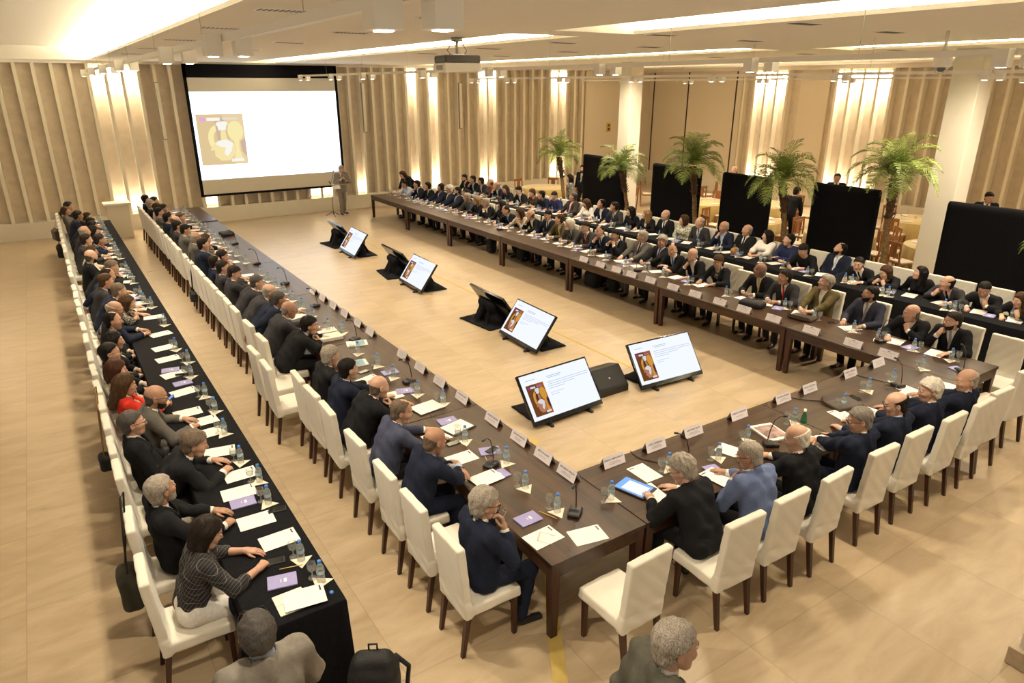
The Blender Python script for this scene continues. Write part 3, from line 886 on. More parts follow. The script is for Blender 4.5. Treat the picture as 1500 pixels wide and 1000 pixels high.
t = thing('projector', 'white and grey video projector hanging from the ceiling', 'projector', (2.84, 6.39, H - 0.02), -0.12)
MB().lathe([(0.09, -0.05), (0.09, 0.0)], 16).tube([(0, 0, -0.02), (0, 0, -0.24)], 0.025, 8).box(-0.10, 0.10, -0.08, 0.08, -0.27, -0.23).build('mount', M_STEEL, t)
MB().box(-0.29, 0.29, -0.24, 0.24, -0.37, -0.25).build('upper_case', M_DARKGREY, t, 0.03, 3)
MB().box(-0.30, 0.30, -0.25, 0.25, -0.49, -0.36).build('lower_case', M_WHITE, t, 0.015)
MB().box(-0.305, -0.30, -0.15, 0.10, -0.46, -0.39).build('side_vent', M_GREYPL, t)
MB().at(T(0, 0.25, -0.42) @ RX(-PI / 2)).lathe([(0.06, 0), (0.055, 0.03)], 16).build('lens', M_GLOSSBLACK, t)
MB().tube([(-.1, 0, -.25), (-.16, 0, -.18), (-.1, 0, -.1), (0, 0, -.03)], .006, 5).tube([(.1, 0, -.25), (.16, 0, -.18), (.1, 0, -.1), (0, 0, -.03)], .006, 5).build('cables', M_BLACK, t)

t = thing('dome_camera', 'white dome security camera hanging from the ceiling near the column', 'security camera', (7.6, 1.6, 0))
MB().tube([(0, 0, H - 0.02), (0, 0, 4.74)], 0.022, 10).build('pole', M_WHITE, t)
MB().at(T(0, 0, 4.55)).lathe([(0.02, .2), (0.085, .17), (0.11, .13), (0.115, .0), (0.10, -.02)], 20).build('housing', M_WHITE, t)
MB().at(T(0, 0, 4.53)).lathe([(0.088, 0), (0.082, -.035), (0.06, -.066), (0.02, -.082)], 20).build('dome', M_GLASS, t)
MB().at(T(0, 0, 4.52)).lathe([(0.05, 0.01), (0.055, -.02), (0.03, -.045)], 14).build('camera_ball', M_GLOSSBLACK, t)

# ------------------------------------------------------------------ black screens, palms, banquet area
pn = ['first black fabric screen, beside the last column near the camera', 'black fabric screen behind the palm with its crown against the lit bays', 'black fabric screen standing between the curved middle palms', 'black fabric screen just past the first column', 'black fabric screen at the far end by the bending palm']
for (y0, y1, zt), lb in zip([(1.15, 3.08, 2.20), (4.42, 6.0, 2.24), (7.1, 8.62, 2.22), (9.35, 11.15, 2.23), (12.3, 14.3, 2.24)], pn):
    t = thing('room_divider', lb, 'screen panel', (11.85, (y0 + y1) / 2, 0), 0, 'black fabric screens behind the palms')
    d = (y1 - y0) / 2
    prims = [rbox((0, 0, zt / 2), (0.07, d, zt / 2), 0.03)]
    ds = lambda X, Y, Z: 0.006 * np.sin(7 * Y + 1.3 * Z) * (1 - Z / 2.4) + 0.004 * np.sin(15 * Y) * (1 - Z / 2.4)
    V, Q = sdf_mesh(prims, 0.05, lambda X, Y, Z: 0.0 - Z + 0 * X + 0 * Y, ds)
    np_obj('fabric', [(V, Q, 0)], M_BLACKCLOTH, t)
    MB().box(-.12, .12, -d + .1, -d + .16, 0, .02).box(-.12, .12, d - .16, d - .1, 0, .02).build('foot', M_DARKMETAL, t)

def frond(mb, rnd, ang, elev, L):
    pts = []
    p = Vector((0, 0, 0)); d = Vector((math.cos(elev), 0, math.sin(elev)))
    n = 14
    for i in range(n + 1):
        pts.append(p.copy())
        p = p + d * (L / n)
        d = (d + Vector((0, 0, -0.105 - 0.012 * i)) * (1.0 if elev > 0.2 else 0.8)).normalized()
    R = RZ(ang)
    pts = [R @ q for q in pts]
    mb.mat(0).tube(pts, 0.011, 4, 0.003)
    for i in range(1, n + 1):
        for s in (0.0, 0.5):
            if i == n and s: continue
            q = pts[i].lerp(pts[min(i + 1, n)], s)
            t_ = (pts[min(i + 1, n)] - pts[i - 1]).normalized()
            side = t_.cross(Vector((0, 0, 1))).normalized(); up = side.cross(t_).normalized()
            ll = 0.34 * math.sin(PI * min(0.97, (i + s) / n * 0.86 + 0.13)) * rnd.uniform(0.85, 1.15)
            for sg in (-1, 1):
                dd = (side * sg * 0.8 + t_ * 0.6 + up * rnd.uniform(-0.05, 0.3)).normalized()
                e = q + dd * ll + Vector((0, 0, -0.16 * ll))
                m = q + dd * ll * 0.55 + Vector((0, 0, 0.02))
                wv = t_ * 0.010
                b = len(mb.v)
                mb.add([q - wv, q + wv, m + wv, m - wv, e], [(0, 1, 2, 3), (3, 2, 4)])
def palm_tree(x, y, base_dx, base_dy, hc, size, seed, label, nf=26):
    rnd = random.Random(seed)
    t = thing('palm_tree', label, 'palm tree', (x + base_dx, y + base_dy, 0), 0, 'pygmy palms along the black screens')
    b0 = Vector((0, 0, 0.3)); top = Vector((-base_dx, -base_dy, hc))
    pts = []
    for i in range(26):
        s = i / 25
        p = b0.lerp(top, s); bow = math.sin(s * PI) * 0.10
        p += Vector((-base_dx, -base_dy, 0)) * (s * s - s) * 0.9 + Vector((0, bow * rnd.choice((0.4, 0.5)), 0))
        pts.append(p)
    n = len(pts)
    tb = MB()
    rings = []
    for i in range(n - 1):
        for j in range(3):
            q = pts[i].lerp(pts[i + 1], j / 3)
            r = (0.062 + 0.006 * (j == 0) - 0.006 * (j == 2)) * (1 - 0.15 * i / n) * size ** .3
            rings.append((q, r))
    def tube_r(mb, rings, seg=9):
        vs_ = []; fs = []
        for q, r in rings:
            for k in range(seg):
                a = 2 * PI * k / seg
                vs_.append((q.x + r * math.cos(a), q.y + r * math.sin(a), q.z))
        for i in range(len(rings) - 1):
            for k in range(seg):
                k2 = (k + 1) % seg
                fs.append((i * seg + k, i * seg + k2, (i + 1) * seg + k2, (i + 1) * seg + k))
        mb.add(vs_, fs, True)
    tube_r(tb, rings[:-8]); tb.build('trunk', M_TRUNK, t)
    fb_ = MB(); tube_r(fb_, [(q, r * (1.25 + 0.5 * i / 24)) for i, (q, r) in enumerate(rings[-26:])])
    for i in range(60):
        q, r = rings[-26 + rnd.randrange(25)]; a = rnd.uniform(0, 6.28)
        o = Vector((math.cos(a), math.sin(a), 0)) * r * 1.4
        fb_.tube([q + o, q + o * 1.5 + Vector((0, 0, .06))], .014, 4, .004)
    fb_.build('fibre_collar', M_TRUNKTOP, t)
    cb_ = MB().at(Matrix.Translation(top))
    for k in range(nf):
        u = k / nf
        elev = 1.42 - 1.15 * u + rnd.uniform(-.1, .1)
        frond(cb_, rnd, k * 2.399 + rnd.uniform(-.2, .2), elev, size * rnd.uniform(0.85, 1.1))
    cb_.build('crown', [M_FROND], t)
    pb_ = MB().lathe([(0.16, 0), (0.20, 0.02), (0.24, 0.34), (0.25, 0.36), (0.22, 0.36), (0.21, 0.32)], 18)
    pb_.build('pot', M_POT, t)
    return t
palm_tree(11.2, 3.86, 0.0, -0.12, 2.62, 1.0, 1, 'full round pygmy palm with a straight trunk before the last column')
palm_tree(11.2, 6.39, 0.0, -0.35, 2.25, 1.0, 2, 'pygmy palm arching wide over the second black screen')
palm_tree(11.2, 9.09, 0.0, -0.30, 2.38, 1.05, 3, 'pygmy palm with upright crown and leaning trunk before the middle black screen')
palm_tree(11.2, 11.79, 0.0, -0.45, 1.98, 0.95, 4, 'small pygmy palm with curved trunk in front of the first column', 20)
palm_tree(11.2, 14.8, 0.0, -0.40, 2.15, 1.0, 5, 'thin pygmy palm at the far end with drooping lower fronds', 17)
palm_tree(11.0, 0.55, 0.0, -0.1, 1.95, 0.95, 6, 'pygmy palm cut by the picture edge before the near black screen', 22)
gp = MB()
rnd = random.Random(3)
def ground_plant(x, y, label):
    mb = MB()
    for k in range(60):
        a = rnd.uniform(0, 6.28); r = rnd.uniform(.02, .22); h = rnd.uniform(.12, .34)
        p = Vector((r * math.cos(a), r * math.sin(a), .2)); e = p + Vector((math.cos(a) * .16, math.sin(a) * .16, h)); s = Vector((-math.sin(a), math.cos(a), 0)) * .03
        mb.add([p, p.lerp(e, .5) + s, e, p.lerp(e, .5) - s], [(0, 1, 2, 3)])
    t = thing('potted_plant', label, 'plant', (x, y, 0))
    mb.build('leaves', M_FROND, t)
    MB().lathe([(0.14, 0), (0.20, 0.24), (0.18, 0.24)], 14).build('pot', M_POT, t)
ground_plant(11.25, 3.25, 'low leafy green plant at the foot of the straight palm')

# banquet tables
def banquet_table(x, y, label):
    t = thing('banquet_table', label, 'table', (x, y, 0), 0, 'round banquet tables behind the screens')
    n = 72; mb = MB(); vs_ = []; R = 0.85
    lv = [(0.0, 0.752, 0), (R, 0.752, 0), (R + .012, 0.74, 0), (R + .02, .45, .03), (R + .03, 0.02, .055)]
    for r, z, a in lv:
        for k in range(n):
            q = 2 * PI * k / n
            rr = r + a * math.sin(q * 14) if r else 0.001
            vs_.append((rr * math.cos(q), rr * math.sin(q), z))
    fs = [(i * n + k, i * n + (k + 1) % n, (i + 1) * n + (k + 1) % n, (i + 1) * n + k) for i in range(len(lv) - 1) for k in range(n)]
    mb.add(vs_, fs, True); mb.build('tablecloth', M_GOLD, t)
    return t
def make_wood_chair():
    t = thing('banquet_chair', 'wooden chair', 'chair')
    MB().box(-.21, .21, -.20, .22, .41, .445).build('seat_frame', M_CHAIRWOOD, t, .006)
    MB().box(-.195, .195, -.18, .205, .445, .475).build('seat_pad', M_SEATPAD, t, .01)
    for sx in (-1, 1):
        MB().taper(sx * .19, .20, 0, .42, .015, .015, .02, .02).build('leg', M_CHAIRWOOD, t)
        MB().taper(sx * .19, -.23, 0, .93, .016, .016, .016, .016, 0, -.06).build('leg', M_CHAIRWOOD, t)
    MB().box(-.20, .20, -.30, -.275, .84, .93).build('top_rail', M_CHAIRWOOD, t, .006)
    MB().box(-.19, .19, -.275, -.255, .56, .60).build('lower_rail', M_CHAIRWOOD, t, .006)
    MB().box(-.075, .075, -.285, -.265, .60, .85).build('back_splat', M_CHAIRWOOD, t)
    return t
BT = [(14.2, 16.2, 'far gold round table seen beside the bending palm'), (15.0, 12.0, 'gold round table seen past the first column'), (13.6, 9.0, 'gold round table showing between middle palm and black screens'),
      (16.4, 10.4, 'gold round table standing further behind the middle palm'), (14.0, 6.5, 'gold round table behind the palm with wide arching crown'), (14.6, 4.2, 'gold round table between the straight palm and the last column'),
      (17.6, 6.4, 'gold round table at the side wall behind the straight palm'), (17.0, 15.0, 'gold round table below the yellow wall sign'), (12.7, 17.6, 'gold round table by the wall behind the far black table')]
WCH = None
glass_mb = MB().lathe([(.032, 0), (.030, .004), (.004, .010), (.004, .08), (.022, .09), (.034, .12), (.032, .165)], 10, False)
gme = glass_mb.mesh('banquet_glass', M_GLASS)
pl_me = MB().lathe([(.10, 0), (.13, .012), (.125, .014), (.09, .006)], 18).mesh('dinner_plate', mat('white_china', (.8, .76, .68), .25))
for i, (x, y, lb) in enumerate(BT):
    banquet_table(x, y, lb)
    for k in range(6):
        a = 2 * PI * k / 6 + 0.35 * i
        cx, cy = x + 1.12 * math.cos(a), y + 1.12 * math.sin(a)
        if cx < 12.4 or any(a0 - .35 < cx < a1 + .35 and b0 - .35 < cy < b1 + .35 for a0, a1, b0, b1 in ((13.0, 13.75, 13.35, 14.05), (12.75, 13.5, 3.25, 3.95))): continue
        if any(j != i and (cx - q[0]) ** 2 + (cy - q[1]) ** 2 < 1.2 for j, q in enumerate(BT)): continue
        lbl = 'orange wooden dining chair with pale seat pad at a gold round table'
        if WCH is None:
            WCH = make_wood_chair(); WCH.location = (cx, cy, 0); WCH.rotation_euler = (0, 0, a + PI / 2); WCH['label'] = lbl; WCH['group'] = 'wooden chairs at the gold tables'
        else:
            dup(WCH, (cx, cy, 0), a + PI / 2, lbl, 'wooden chairs at the gold tables')
        if i < 8:
            o = link(bpy.data.objects.new('dinner_plate', pl_me)); o.location = (x + .62 * math.cos(a), y + .62 * math.sin(a), .7525)
            tag(o, 'white plate set on a gold round table', 'plate', 'plates on the gold tables')
            o = link(bpy.data.objects.new('wine_glass', gme)); o.location = (x + .45 * math.cos(a + .3), y + .45 * math.sin(a + .3), .7525)
            tag(o, 'empty stemmed glass set on a gold round table', 'glass', 'glasses on the gold tables')

# presenter's microphone stand, white podium by the far end
t = thing('microphone_stand', 'black microphone stand with a pale sheet holder in front of the presenter', 'microphone stand', (5.42, 20.15, 0))
mb = MB().tube([(0, 0, .06), (0, 0, 1.12)], .012, 8)
mb.build('pole', M_BLACK, t)
for k in range(3):
    a = 2 * PI * k / 3 + .4
    MB().tube([(0, 0, .16), (.26 * math.cos(a), .26 * math.sin(a), .012)], .010, 6).build('leg', M_BLACK, t)
MB().tube([(0, 0, 1.10), (-.06, 0, 1.20)], .018, 8).tube([(0, 0, 1.12), (.10, .05, 1.35), (.16, .12, 1.48)], .006, 6).build('boom', M_BLACK, t)
MB().at(T(.16, .12, 1.48)).tube([(0, 0, 0), (.02, .04, .05)], .02, 8).build('microphone', M_BLACK, t)
MB().at(T(.16, -.03, 1.02) @ RX(.9)).box(-.14, .14, -.11, .11, 0, .006).build('sheet_holder', M_PAPER, t)
MB().box(.0, .72, -.02, .0, 1.05, 1.08).build('cross_bar', M_STEEL, t)
t = thing('podium', 'pale box podium standing by the wall at the end of the aisle-side black table', 'podium', (-1.15, 20.25, 0))
MB().box(-.30, .30, -.22, .22, 0, .98).build('cabinet', M_PLASTER, t, .01)
MB().box(-.36, .36, -.28, .28, .98, 1.04).build('top', M_WHITE, t, .008)
def goose_mic(x, y, rz, label, group=None, z=TH):
    t = thing('desk_microphone', label, 'microphone', (x, y, z), rz, group)
    V, Q = sdf_mesh([rbox((0, 0, .018), (.055, .075, .018), .014), rbox((0, .03, .03), (.05, .04, .016), .012, .03)], .007, lambda X, Y, Z: -Z + 0 * X + 0 * Y)
    np_obj('base', [(V, Q, 0)], M_BLACK, t)
    MB().tube([(0, .05, .035), (0, .045, .065)], .008, 8).build('red_ring', M_REDPLASTIC, t)
    MB().tube([(0, .045, .06), (0, .03, .18), (0, .0, .29), (0, -.05, .335), (0, -.09, .34)], .0055, 6).build('gooseneck', M_BLACK, t)
    MB().tube([(0, -.085, .34), (0, -.125, .338)], .011, 8).build('capsule', M_BLACK, t)
    return t
# ------------------------------------------------------------------ people
def fabric(name, col, rough=0.9):
    return mat('fabric_' + name, col, rough, var=0.10, scale=40, bump=0.15, bscale=260, sheen=0.0, spec=0.15)
def pattern_mat(name, base, line, kind, s=40.0):
    m, n, l, b = nt(name)
    tc = n.new('ShaderNodeTexCoord')
    if kind == 'check':
        sp = n.new('ShaderNodeSeparateXYZ'); l.new(tc.outputs['Object'], sp.inputs[0])
        fs = []
        a1 = math_node(n, l, 'ADD', sp.outputs[0], sp.outputs[2]); a2 = math_node(n, l, 'SUBTRACT', math_node(n, l, 'ADD', sp.outputs[1], sp.outputs[0]), sp.outputs[2])
        for o in (a1, a2):
            f = math_node(n, l, 'FRACT', math_node(n, l, 'MULTIPLY', math_node(n, l, 'ADD', o, 10.0), s))
            fs.append(math_node(n, l, 'LESS_THAN', f, 0.075))
        fac = math_node(n, l, 'MAXIMUM', fs[0], fs[1])
    else:
        t = n.new('ShaderNodeTexNoise'); t.inputs['Scale'].default_value = s; t.inputs['Detail'].default_value = 2
        l.new(tc.outputs['Object'], t.inputs['Vector'])
        fac = math_node(n, l, 'GREATER_THAN', t.outputs['Fac'], 0.53)
    l.new(mix_col(n, l, fac, base, line), b.inputs['Base Color'])
    b.inputs['Roughness'].default_value = 0.85
    return m
FAB = {'nv': fabric('navy', (0.014, 0.018, 0.036)), 'bk': fabric('black', (0.012, 0.012, 0.014)), 'ch': fabric('charcoal', (0.040, 0.038, 0.042)), 'mg': fabric('mid_grey', (0.115, 0.105, 0.092)),
       'dg': fabric('dark_grey', (0.065, 0.063, 0.062)), 'gr': fabric('light_grey', (0.23, 0.205, 0.175)), 'sb': fabric('slate_blue', (0.060, 0.068, 0.115)), 'lbj': fabric('mid_blue', (0.125, 0.165, 0.30)),
       'nb': fabric('blue_grey', (0.035, 0.036, 0.055)), 'ol': fabric('olive_brown', (0.110, 0.085, 0.035)), 'og': fabric('olive_grey', (0.10, 0.095, 0.075)), 'bn': fabric('dark_brown', (0.040, 0.030, 0.024)),
       'br': fabric('brown', (0.060, 0.032, 0.018)), 'db': fabric('dark_blue', (0.020, 0.028, 0.075)), 'rd': fabric('red', (0.50, 0.030, 0.018)), 'cr': fabric('cream', (0.62, 0.55, 0.42)),
       'wh': fabric('white', (0.80, 0.77, 0.72)), 'lb': fabric('pale_blue', (0.46, 0.53, 0.68)), 'pk': fabric('pale_pink', (0.62, 0.42, 0.48)), 'pp': fabric('purple', (0.10, 0.06, 0.20)), 'yl': fabric('gold_yellow', (0.55, 0.42, 0.10)),
       'bl': fabric('blue', (0.08, 0.16, 0.42)), 'gy': fabric('silver_grey', (0.30, 0.29, 0.30)), 'bp': pattern_mat('striped_blue', (0.05, 0.07, 0.16), (0.45, 0.45, 0.5), 'noise', 60),
       'ck': pattern_mat('black_check', (0.012, 0.012, 0.016), (0.20, 0.18, 0.15), 'check', 24.0), 'bw': pattern_mat('speckled', (0.015, 0.015, 0.015), (0.45, 0.42, 0.36), 'noise', 70),
       'pt': pattern_mat('floral', (0.45, 0.38, 0.26), (0.05, 0.05, 0.04), 'noise', 34), 'pw': pattern_mat('pale_print', (0.58, 0.56, 0.45), (0.16, 0.20, 0.14), 'noise', 30)}
FABWORD = {'nv': 'navy', 'bk': 'black', 'ch': 'charcoal', 'mg': 'mid grey', 'dg': 'dark grey', 'gr': 'light grey', 'sb': 'slate blue', 'lbj': 'bright blue', 'nb': 'blue-grey', 'ol': 'olive brown', 'og': 'olive grey', 'bn': 'dark brown',
           'br': 'brown', 'db': 'dark blue', 'rd': 'red', 'cr': 'cream', 'wh': 'white', 'lb': 'pale blue', 'ck': 'black checked', 'bw': 'black-and-white speckled', 'pt': 'patterned', 'pw': 'pale printed'}
HAIR = {'bk': (0.010, 0.008, 0.007), 'dk': (0.018, 0.012, 0.009), 'br': (0.055, 0.028, 0.013), 'rb': (0.050, 0.018, 0.009), 'gb': (0.12, 0.085, 0.058), 'dg': (0.055, 0.047, 0.042), 'gy': (0.30, 0.26, 0.215), 'sg': (0.17, 0.15, 0.125), 'wt': (0.60, 0.55, 0.47), 'bl': (0.22, 0.13, 0.055)}
def hair_mat(k):
    nm = 'hair_' + k
    if nm in _M: return _M[nm]
    m, n, l, b = nt(nm)
    tc = n.new('ShaderNodeTexCoord'); mp = n.new('ShaderNodeMapping'); mp.inputs['Scale'].default_value = (240, 150, 45)
    l.new(tc.outputs['Object'], mp.inputs[0])
    t = n.new('ShaderNodeTexNoise'); t.inputs['Scale'].default_value = 1.0; t.inputs['Detail'].default_value = 3
    l.new(mp.outputs[0], t.inputs['Vector'])
    c = HAIR[k]; cr = n.new('ShaderNodeValToRGB')
    v = 0.42
    cr.color_ramp.elements[0].position = .35; cr.color_ramp.elements[1].position = .65
    cr.color_ramp.elements[0].color = (*[x * (1 - v) for x in c], 1); cr.color_ramp.elements[1].color = (*[min(1, x * (1 + v)) for x in c], 1)
    l.new(t.outputs['Fac'], cr.inputs['Fac']); l.new(cr.outputs[0], b.inputs['Base Color'])
    bp = n.new('ShaderNodeBump'); bp.inputs['Strength'].default_value = 0.5; bp.inputs['Distance'].default_value = 0.006
    l.new(t.outputs['Fac'], bp.inputs['Height']); l.new(bp.outputs[0], b.inputs['Normal'])
    b.inputs['Roughness'].default_value = 0.6
    b.inputs['Specular IOR Level'].default_value = 0.15 if k in ('bk', 'dk', 'br', 'rb') else 0.35
    _M[nm] = m
    return m
def skin_mat(i):
    cols = [(0.56, 0.335, 0.235), (0.50, 0.285, 0.19), (0.40, 0.215, 0.135), (0.21, 0.105, 0.06)]
    m = mat('skin_%d' % i, cols[i], 0.5, var=0.08, scale=25)
    m.node_tree.nodes['Principled BSDF'].inputs['Subsurface Weight'].default_value = 0.0
    return m
M_LIP = mat('lip', (0.36, 0.13, 0.10), 0.45)
M_EYE = mat('eye_white', (0.70, 0.66, 0.62), 0.2)
M_IRIS = mat('iris', (0.02, 0.012, 0.008), 0.15)
M_SHOE = mat('black_shoe_leather', (0.010, 0.009, 0.009), 0.3)

A3 = lambda *v: np.array(v, f32)
_hc = {}
def head_prims(fem, heavy=False):
    w = 0.93 if fem else 1.0
    hw = 1.1 if heavy else 1.0
    P = [ell((0, -.014, .036), (.077 * w, .097 * w, .084), .02),
         ell((0, .026, -.034), (.060 * w * hw, .066, .082), .035),
         cone((-.030 * hw, .050, -.088), (.030 * hw, .050, -.088), .026 * w * hw, .026 * w * hw, .03),
         cone((0, .068, -.098), (0, .066, -.092), .019, .019, .02),
         ell((0, .034, -.02), (.065 * w * hw, .05, .04), .03),
         cone((-.034, .078, .032), (.034, .078, .032), .0105, .0105, .014),
         cone((-.031, .103, .011), (-.031, .100, .011), .0135, .0135, .012, True), cone((.031, .103, .011), (.031, .100, .011), .0135, .0135, .012, True),
         cone((0, .086, .016), (0, .108, -.027), .0075, .0115, .010),
         cone((-.013, .096, -.032), (.013, .096, -.032), .0065, .0065, .006),
         cone((-.017, .086, -.058), (.017, .086, -.058), .0070, .0070, .008), cone((-.015, .085, -.069), (.015, .085, -.069), .0075, .0075, .006),
         cone((-.028, .095, -.0632), (.028, .095, -.0632), .0022, .0022, .003, True),
         cone((-.045, .072, -.022), (-.045, .068, -.03), .014, .014, .02), cone((.045, .072, -.022), (.045, .068, -.03), .014, .014, .02)]
    for s in (-1, 1):
        P.append(ell((s * .079 * w, -.010, -.006), (.0095, .019, .031), .008))
        P.append(ell((s * .087 * w, -.006, -.003), (.005, .010, .017), .006, None, True))
    return P
def uv_sphere(c, r, n=8, m=6):
    V = []; Q = []
    for i in range(m + 1):
        th = PI * i / m
        for k in range(n):
            a = 2 * PI * k / n
            V.append((c[0] + r * math.sin(th) * math.cos(a), c[1] - r * math.cos(th), c[2] + r * math.sin(th) * math.sin(a)))
    for i in range(m):
        for k in range(n):
            Q.append((i * n + k, (i + 1) * n + k, (i + 1) * n + (k + 1) % n, i * n + (k + 1) % n))
    return np.array(V, f32), np.array(Q, np.int32)[:, ::-1]
def head_mesh(fem, heavy, h):
    key = ('h', fem, heavy, h)
    if key not in _hc:
        V, Q = sdf_mesh(head_prims(fem, heavy), h)
        c = V[Q].mean(1)
        lip = ((np.abs(c[:, 0]) < .023) & (c[:, 2] > -.076) & (c[:, 2] < -.051) & (c[:, 1] > .082))
        parts = [(V, Q, np.where(lip, 1, 0).astype(np.int32))]
        for s in (-1, 1):
            v, q = uv_sphere((s * .031, .0835, .0115), .0125)
            cc = v[q].mean(1)
            parts.append((v, q, np.where(cc[:, 1] > .0835 + .0100, 3, 2).astype(np.int32)))
        _hc[key] = parts
    return _hc[key]
def yline(z, pts):
    zs = [p[0] for p in pts]; ys_ = [p[1] for p in pts]
    return np.interp(z, zs, ys_).astype(f32)
HL = [(-.13, -.060), (-.10, -.058), (-.07, -.040), (-.03, -.016), (-.005, .004), (.03, .014), (.05, .030), (.07, .064), (.085, .12), (.2, .2)]
HLR = [(-.13, -.060), (-.10, -.058), (-.07, -.040), (-.03, -.016), (-.005, .004), (.03, .012), (.05, .010), (.075, .024), (.10, .045), (.13, .06), (.2, .06)]
HLF = [(-.5, .030), (-.12, .020), (-.05, .022), (.0, .034), (.04, .045), (.065, .068), (.08, .12), (.2, .2)]
def hair_mesh(style, fem, h):
    key = ('hair', style, fem, h)
    if key in _hc: return _hc[key]
    w = 0.93 if fem else 1.0
    t = {'short': .012, 'fluff': .021, 'recede': .010, 'horse': .011, 'buzz': .006, 'bob': .020, 'long': .017, 'pony': .012, 'bald': .005}[style]
    P = [ell((0, -.016, .036), (.077 * w + t, .097 * w + t, .084 + t), .02), ell((0, -.045, -.045), (.060 + t * .7, .052 + t * .6, .06), .03)]
    hl = HL
    if style in ('recede',): hl = HLR
    if style == 'bob':
        P += [cone((-.062, -.02, .02), (-.070, -.012, -.10), .042, .036, .04), cone((.062, -.02, .02), (.070, -.012, -.10), .042, .036, .04), cone((0, -.06, .0), (0, -.062, -.105), .07, .055, .05)]
        hl = HLF
    if style == 'long':
        P += [cone((-.058, -.03, .02), (-.074, -.02, -.20), .042, .028, .04), cone((.058, -.03, .02), (.074, -.02, -.20), .042, .028, .04),
              cone((-.03, -.07, .0), (-.035, -.105, -.25), .06, .040, .05), cone((.03, -.07, .0), (.035, -.105, -.25), .06, .040, .05)]
        hl = HLF
    if style == 'pony':
        P += [cone((0, -.11, .01), (0, -.15, -.04), .028, .030, .03), cone((0, -.15, -.04), (0, -.135, -.16), .028, .012, .02)]
    rr = random.Random(hash(style) % 1000)
    fa = {'fluff': .0042, 'long': .004, 'bob': .003}.get(style, .0024)
    disp = lambda X, Y, Z: fa * np.sin(75 * X + 30 * Z + 3 * np.sin(45 * Y)) * np.sin(50 * Y + 25 * Z + 14 * X) + .6 * fa * np.sin(120 * X + 30 * Y) + .4 * fa * np.sin(140 * Y - 60 * Z)
    def cut(X, Y, Z):
        c = (Y - yline(Z, hl)) * 0.8 + 0 * X
        if style in ('horse', 'bald'):
            lim = (.058 if style == 'horse' else .015) - 0.25 * (Y + .05)
            c = np.maximum(c, Z - np.minimum(lim, .07))
        if style not in ('long', 'bob', 'pony'):
            c = np.maximum(c, -.098 - Z)
            # clear the ears
            e = .024 - np.sqrt((np.abs(X) - .082 * w) ** 2 * .6 + (Y + .006) ** 2 + ((Z + .006) * .75) ** 2)
            c = np.maximum(c, e)
        if style == 'recede':
            c = np.maximum(c, .034 - np.sqrt(X * X + ((Y - .012) * .55) ** 2 + (Z - .125) ** 2))
        return c
    _hc[key] = sdf_mesh(P, h, cut, disp)
    return _hc[key]
def beard_mesh(h):
    key = ('beard', h)
    if key not in _hc:
        P = [q for q in head_prims(False)[1:5]] + head_prims(False)[10:12]
        P = [q for q in P]
        def cut(X, Y, Z):
            c = np.maximum(Z + .050 + .45 * (Y - .06), -(Y - .012) + 0 * X)
            return np.maximum(c, .017 - np.sqrt((X * .7) ** 2 + (Y - .095) ** 2 * .3 + (Z + .063) ** 2 * 3))
        _hc[key] = sdf_mesh(P, h, cut, None, 0.0035)
    return _hc[key]
def glasses_mesh():
    if 'gl' not in _hc:
        mb = MB()
        for s in (-1, 1):
            ring = [(s * (.033 + .024 * math.cos(a)), .104, .010 + .017 * math.sin(a)) for a in [2 * PI * k / 12 for k in range(13)]]
            mb.tube(ring, .0022, 4)
            mb.tube([(s * .056, .103, .014), (s * .076, .06, .012), (s * .084, -.015, .008)], .0022, 4)
        mb.tube([(-.010, .106, .014), (.010, .106, .014)], .002, 4)
        _hc['gl'] = np.array(mb.v, f32), [f for f in mb.f]
    return _hc['gl']

def hand_mesh(style, h):
    key = ('hand', style, h)
    if key in _hc: return _hc[key]
    curls = {'flat': (.22, .30, .25), 'grip': (.75, .95, .5), 'fist': (1.15, 1.35, .8)}[style]
    P = [cone((0, -.03, 0), (0, .02, 0), .027, .029, .02)]
    bx = (-.031, -.010, .011, .030); by = (.086, .092, .088, .078); ln = ((.043, .027, .020), (.048, .030, .021), (.044, .028, .020), (.035, .021, .018))
    for i in range(4):
        P.append(cone((bx[i] * .6, .005, 0), (bx[i], by[i], .002), .0155, .0112, .018))
    for i in range(4):
        p = A3(bx[i], by[i], .002); a = 0.0; sp = bx[i] * 3.0
        for j in range(3):
            a += curls[j] * (1 + .08 * (i - 1))
            d = A3(math.sin(sp) * math.cos(a) * .4, math.cos(a), -math.sin(a)); d /= np.linalg.norm(d)
            q = p + d * ln[i][j]
            P.append(cone(p, q, .0092 - .0007 * j, .0086 - .0007 * j, .003))
            p = q
    th = {'flat': [(-.020, .018, -.004), (-.046, .052, -.012), (-.056, .080, -.018), (-.058, .100, -.024)],
          'grip': [(-.020, .018, -.008), (-.042, .046, -.028), (-.036, .076, -.046), (-.022, .094, -.052)],
          'fist': [(-.020, .018, -.008), (-.038, .044, -.034), (-.020, .072, -.050), (.002, .080, -.052)]}[style]
    for j in range(3):
        P.append(cone(th[j], th[j + 1], (.0145, .0108, .0098)[j], (.0108, .0098, .0086)[j], .006))
    _hc[key] = sdf_mesh(P, h)
    return _hc[key]
def shoe_mesh(h):
    key = ('shoe', h)
    if key not in _hc:
        P = [cone((0, -.045, .030), (0, .02, .040), .036, .038, .02), cone((0, .02, .03), (0, .17, .022), .043, .034, .03), cone((0, -.03, .05), (0, -.025, .095), .036, .04, .02)]
        _hc[key] = sdf_mesh(P, h, lambda X, Y, Z: .002 - Z + 0 * X + 0 * Y)
    return _hc[key]

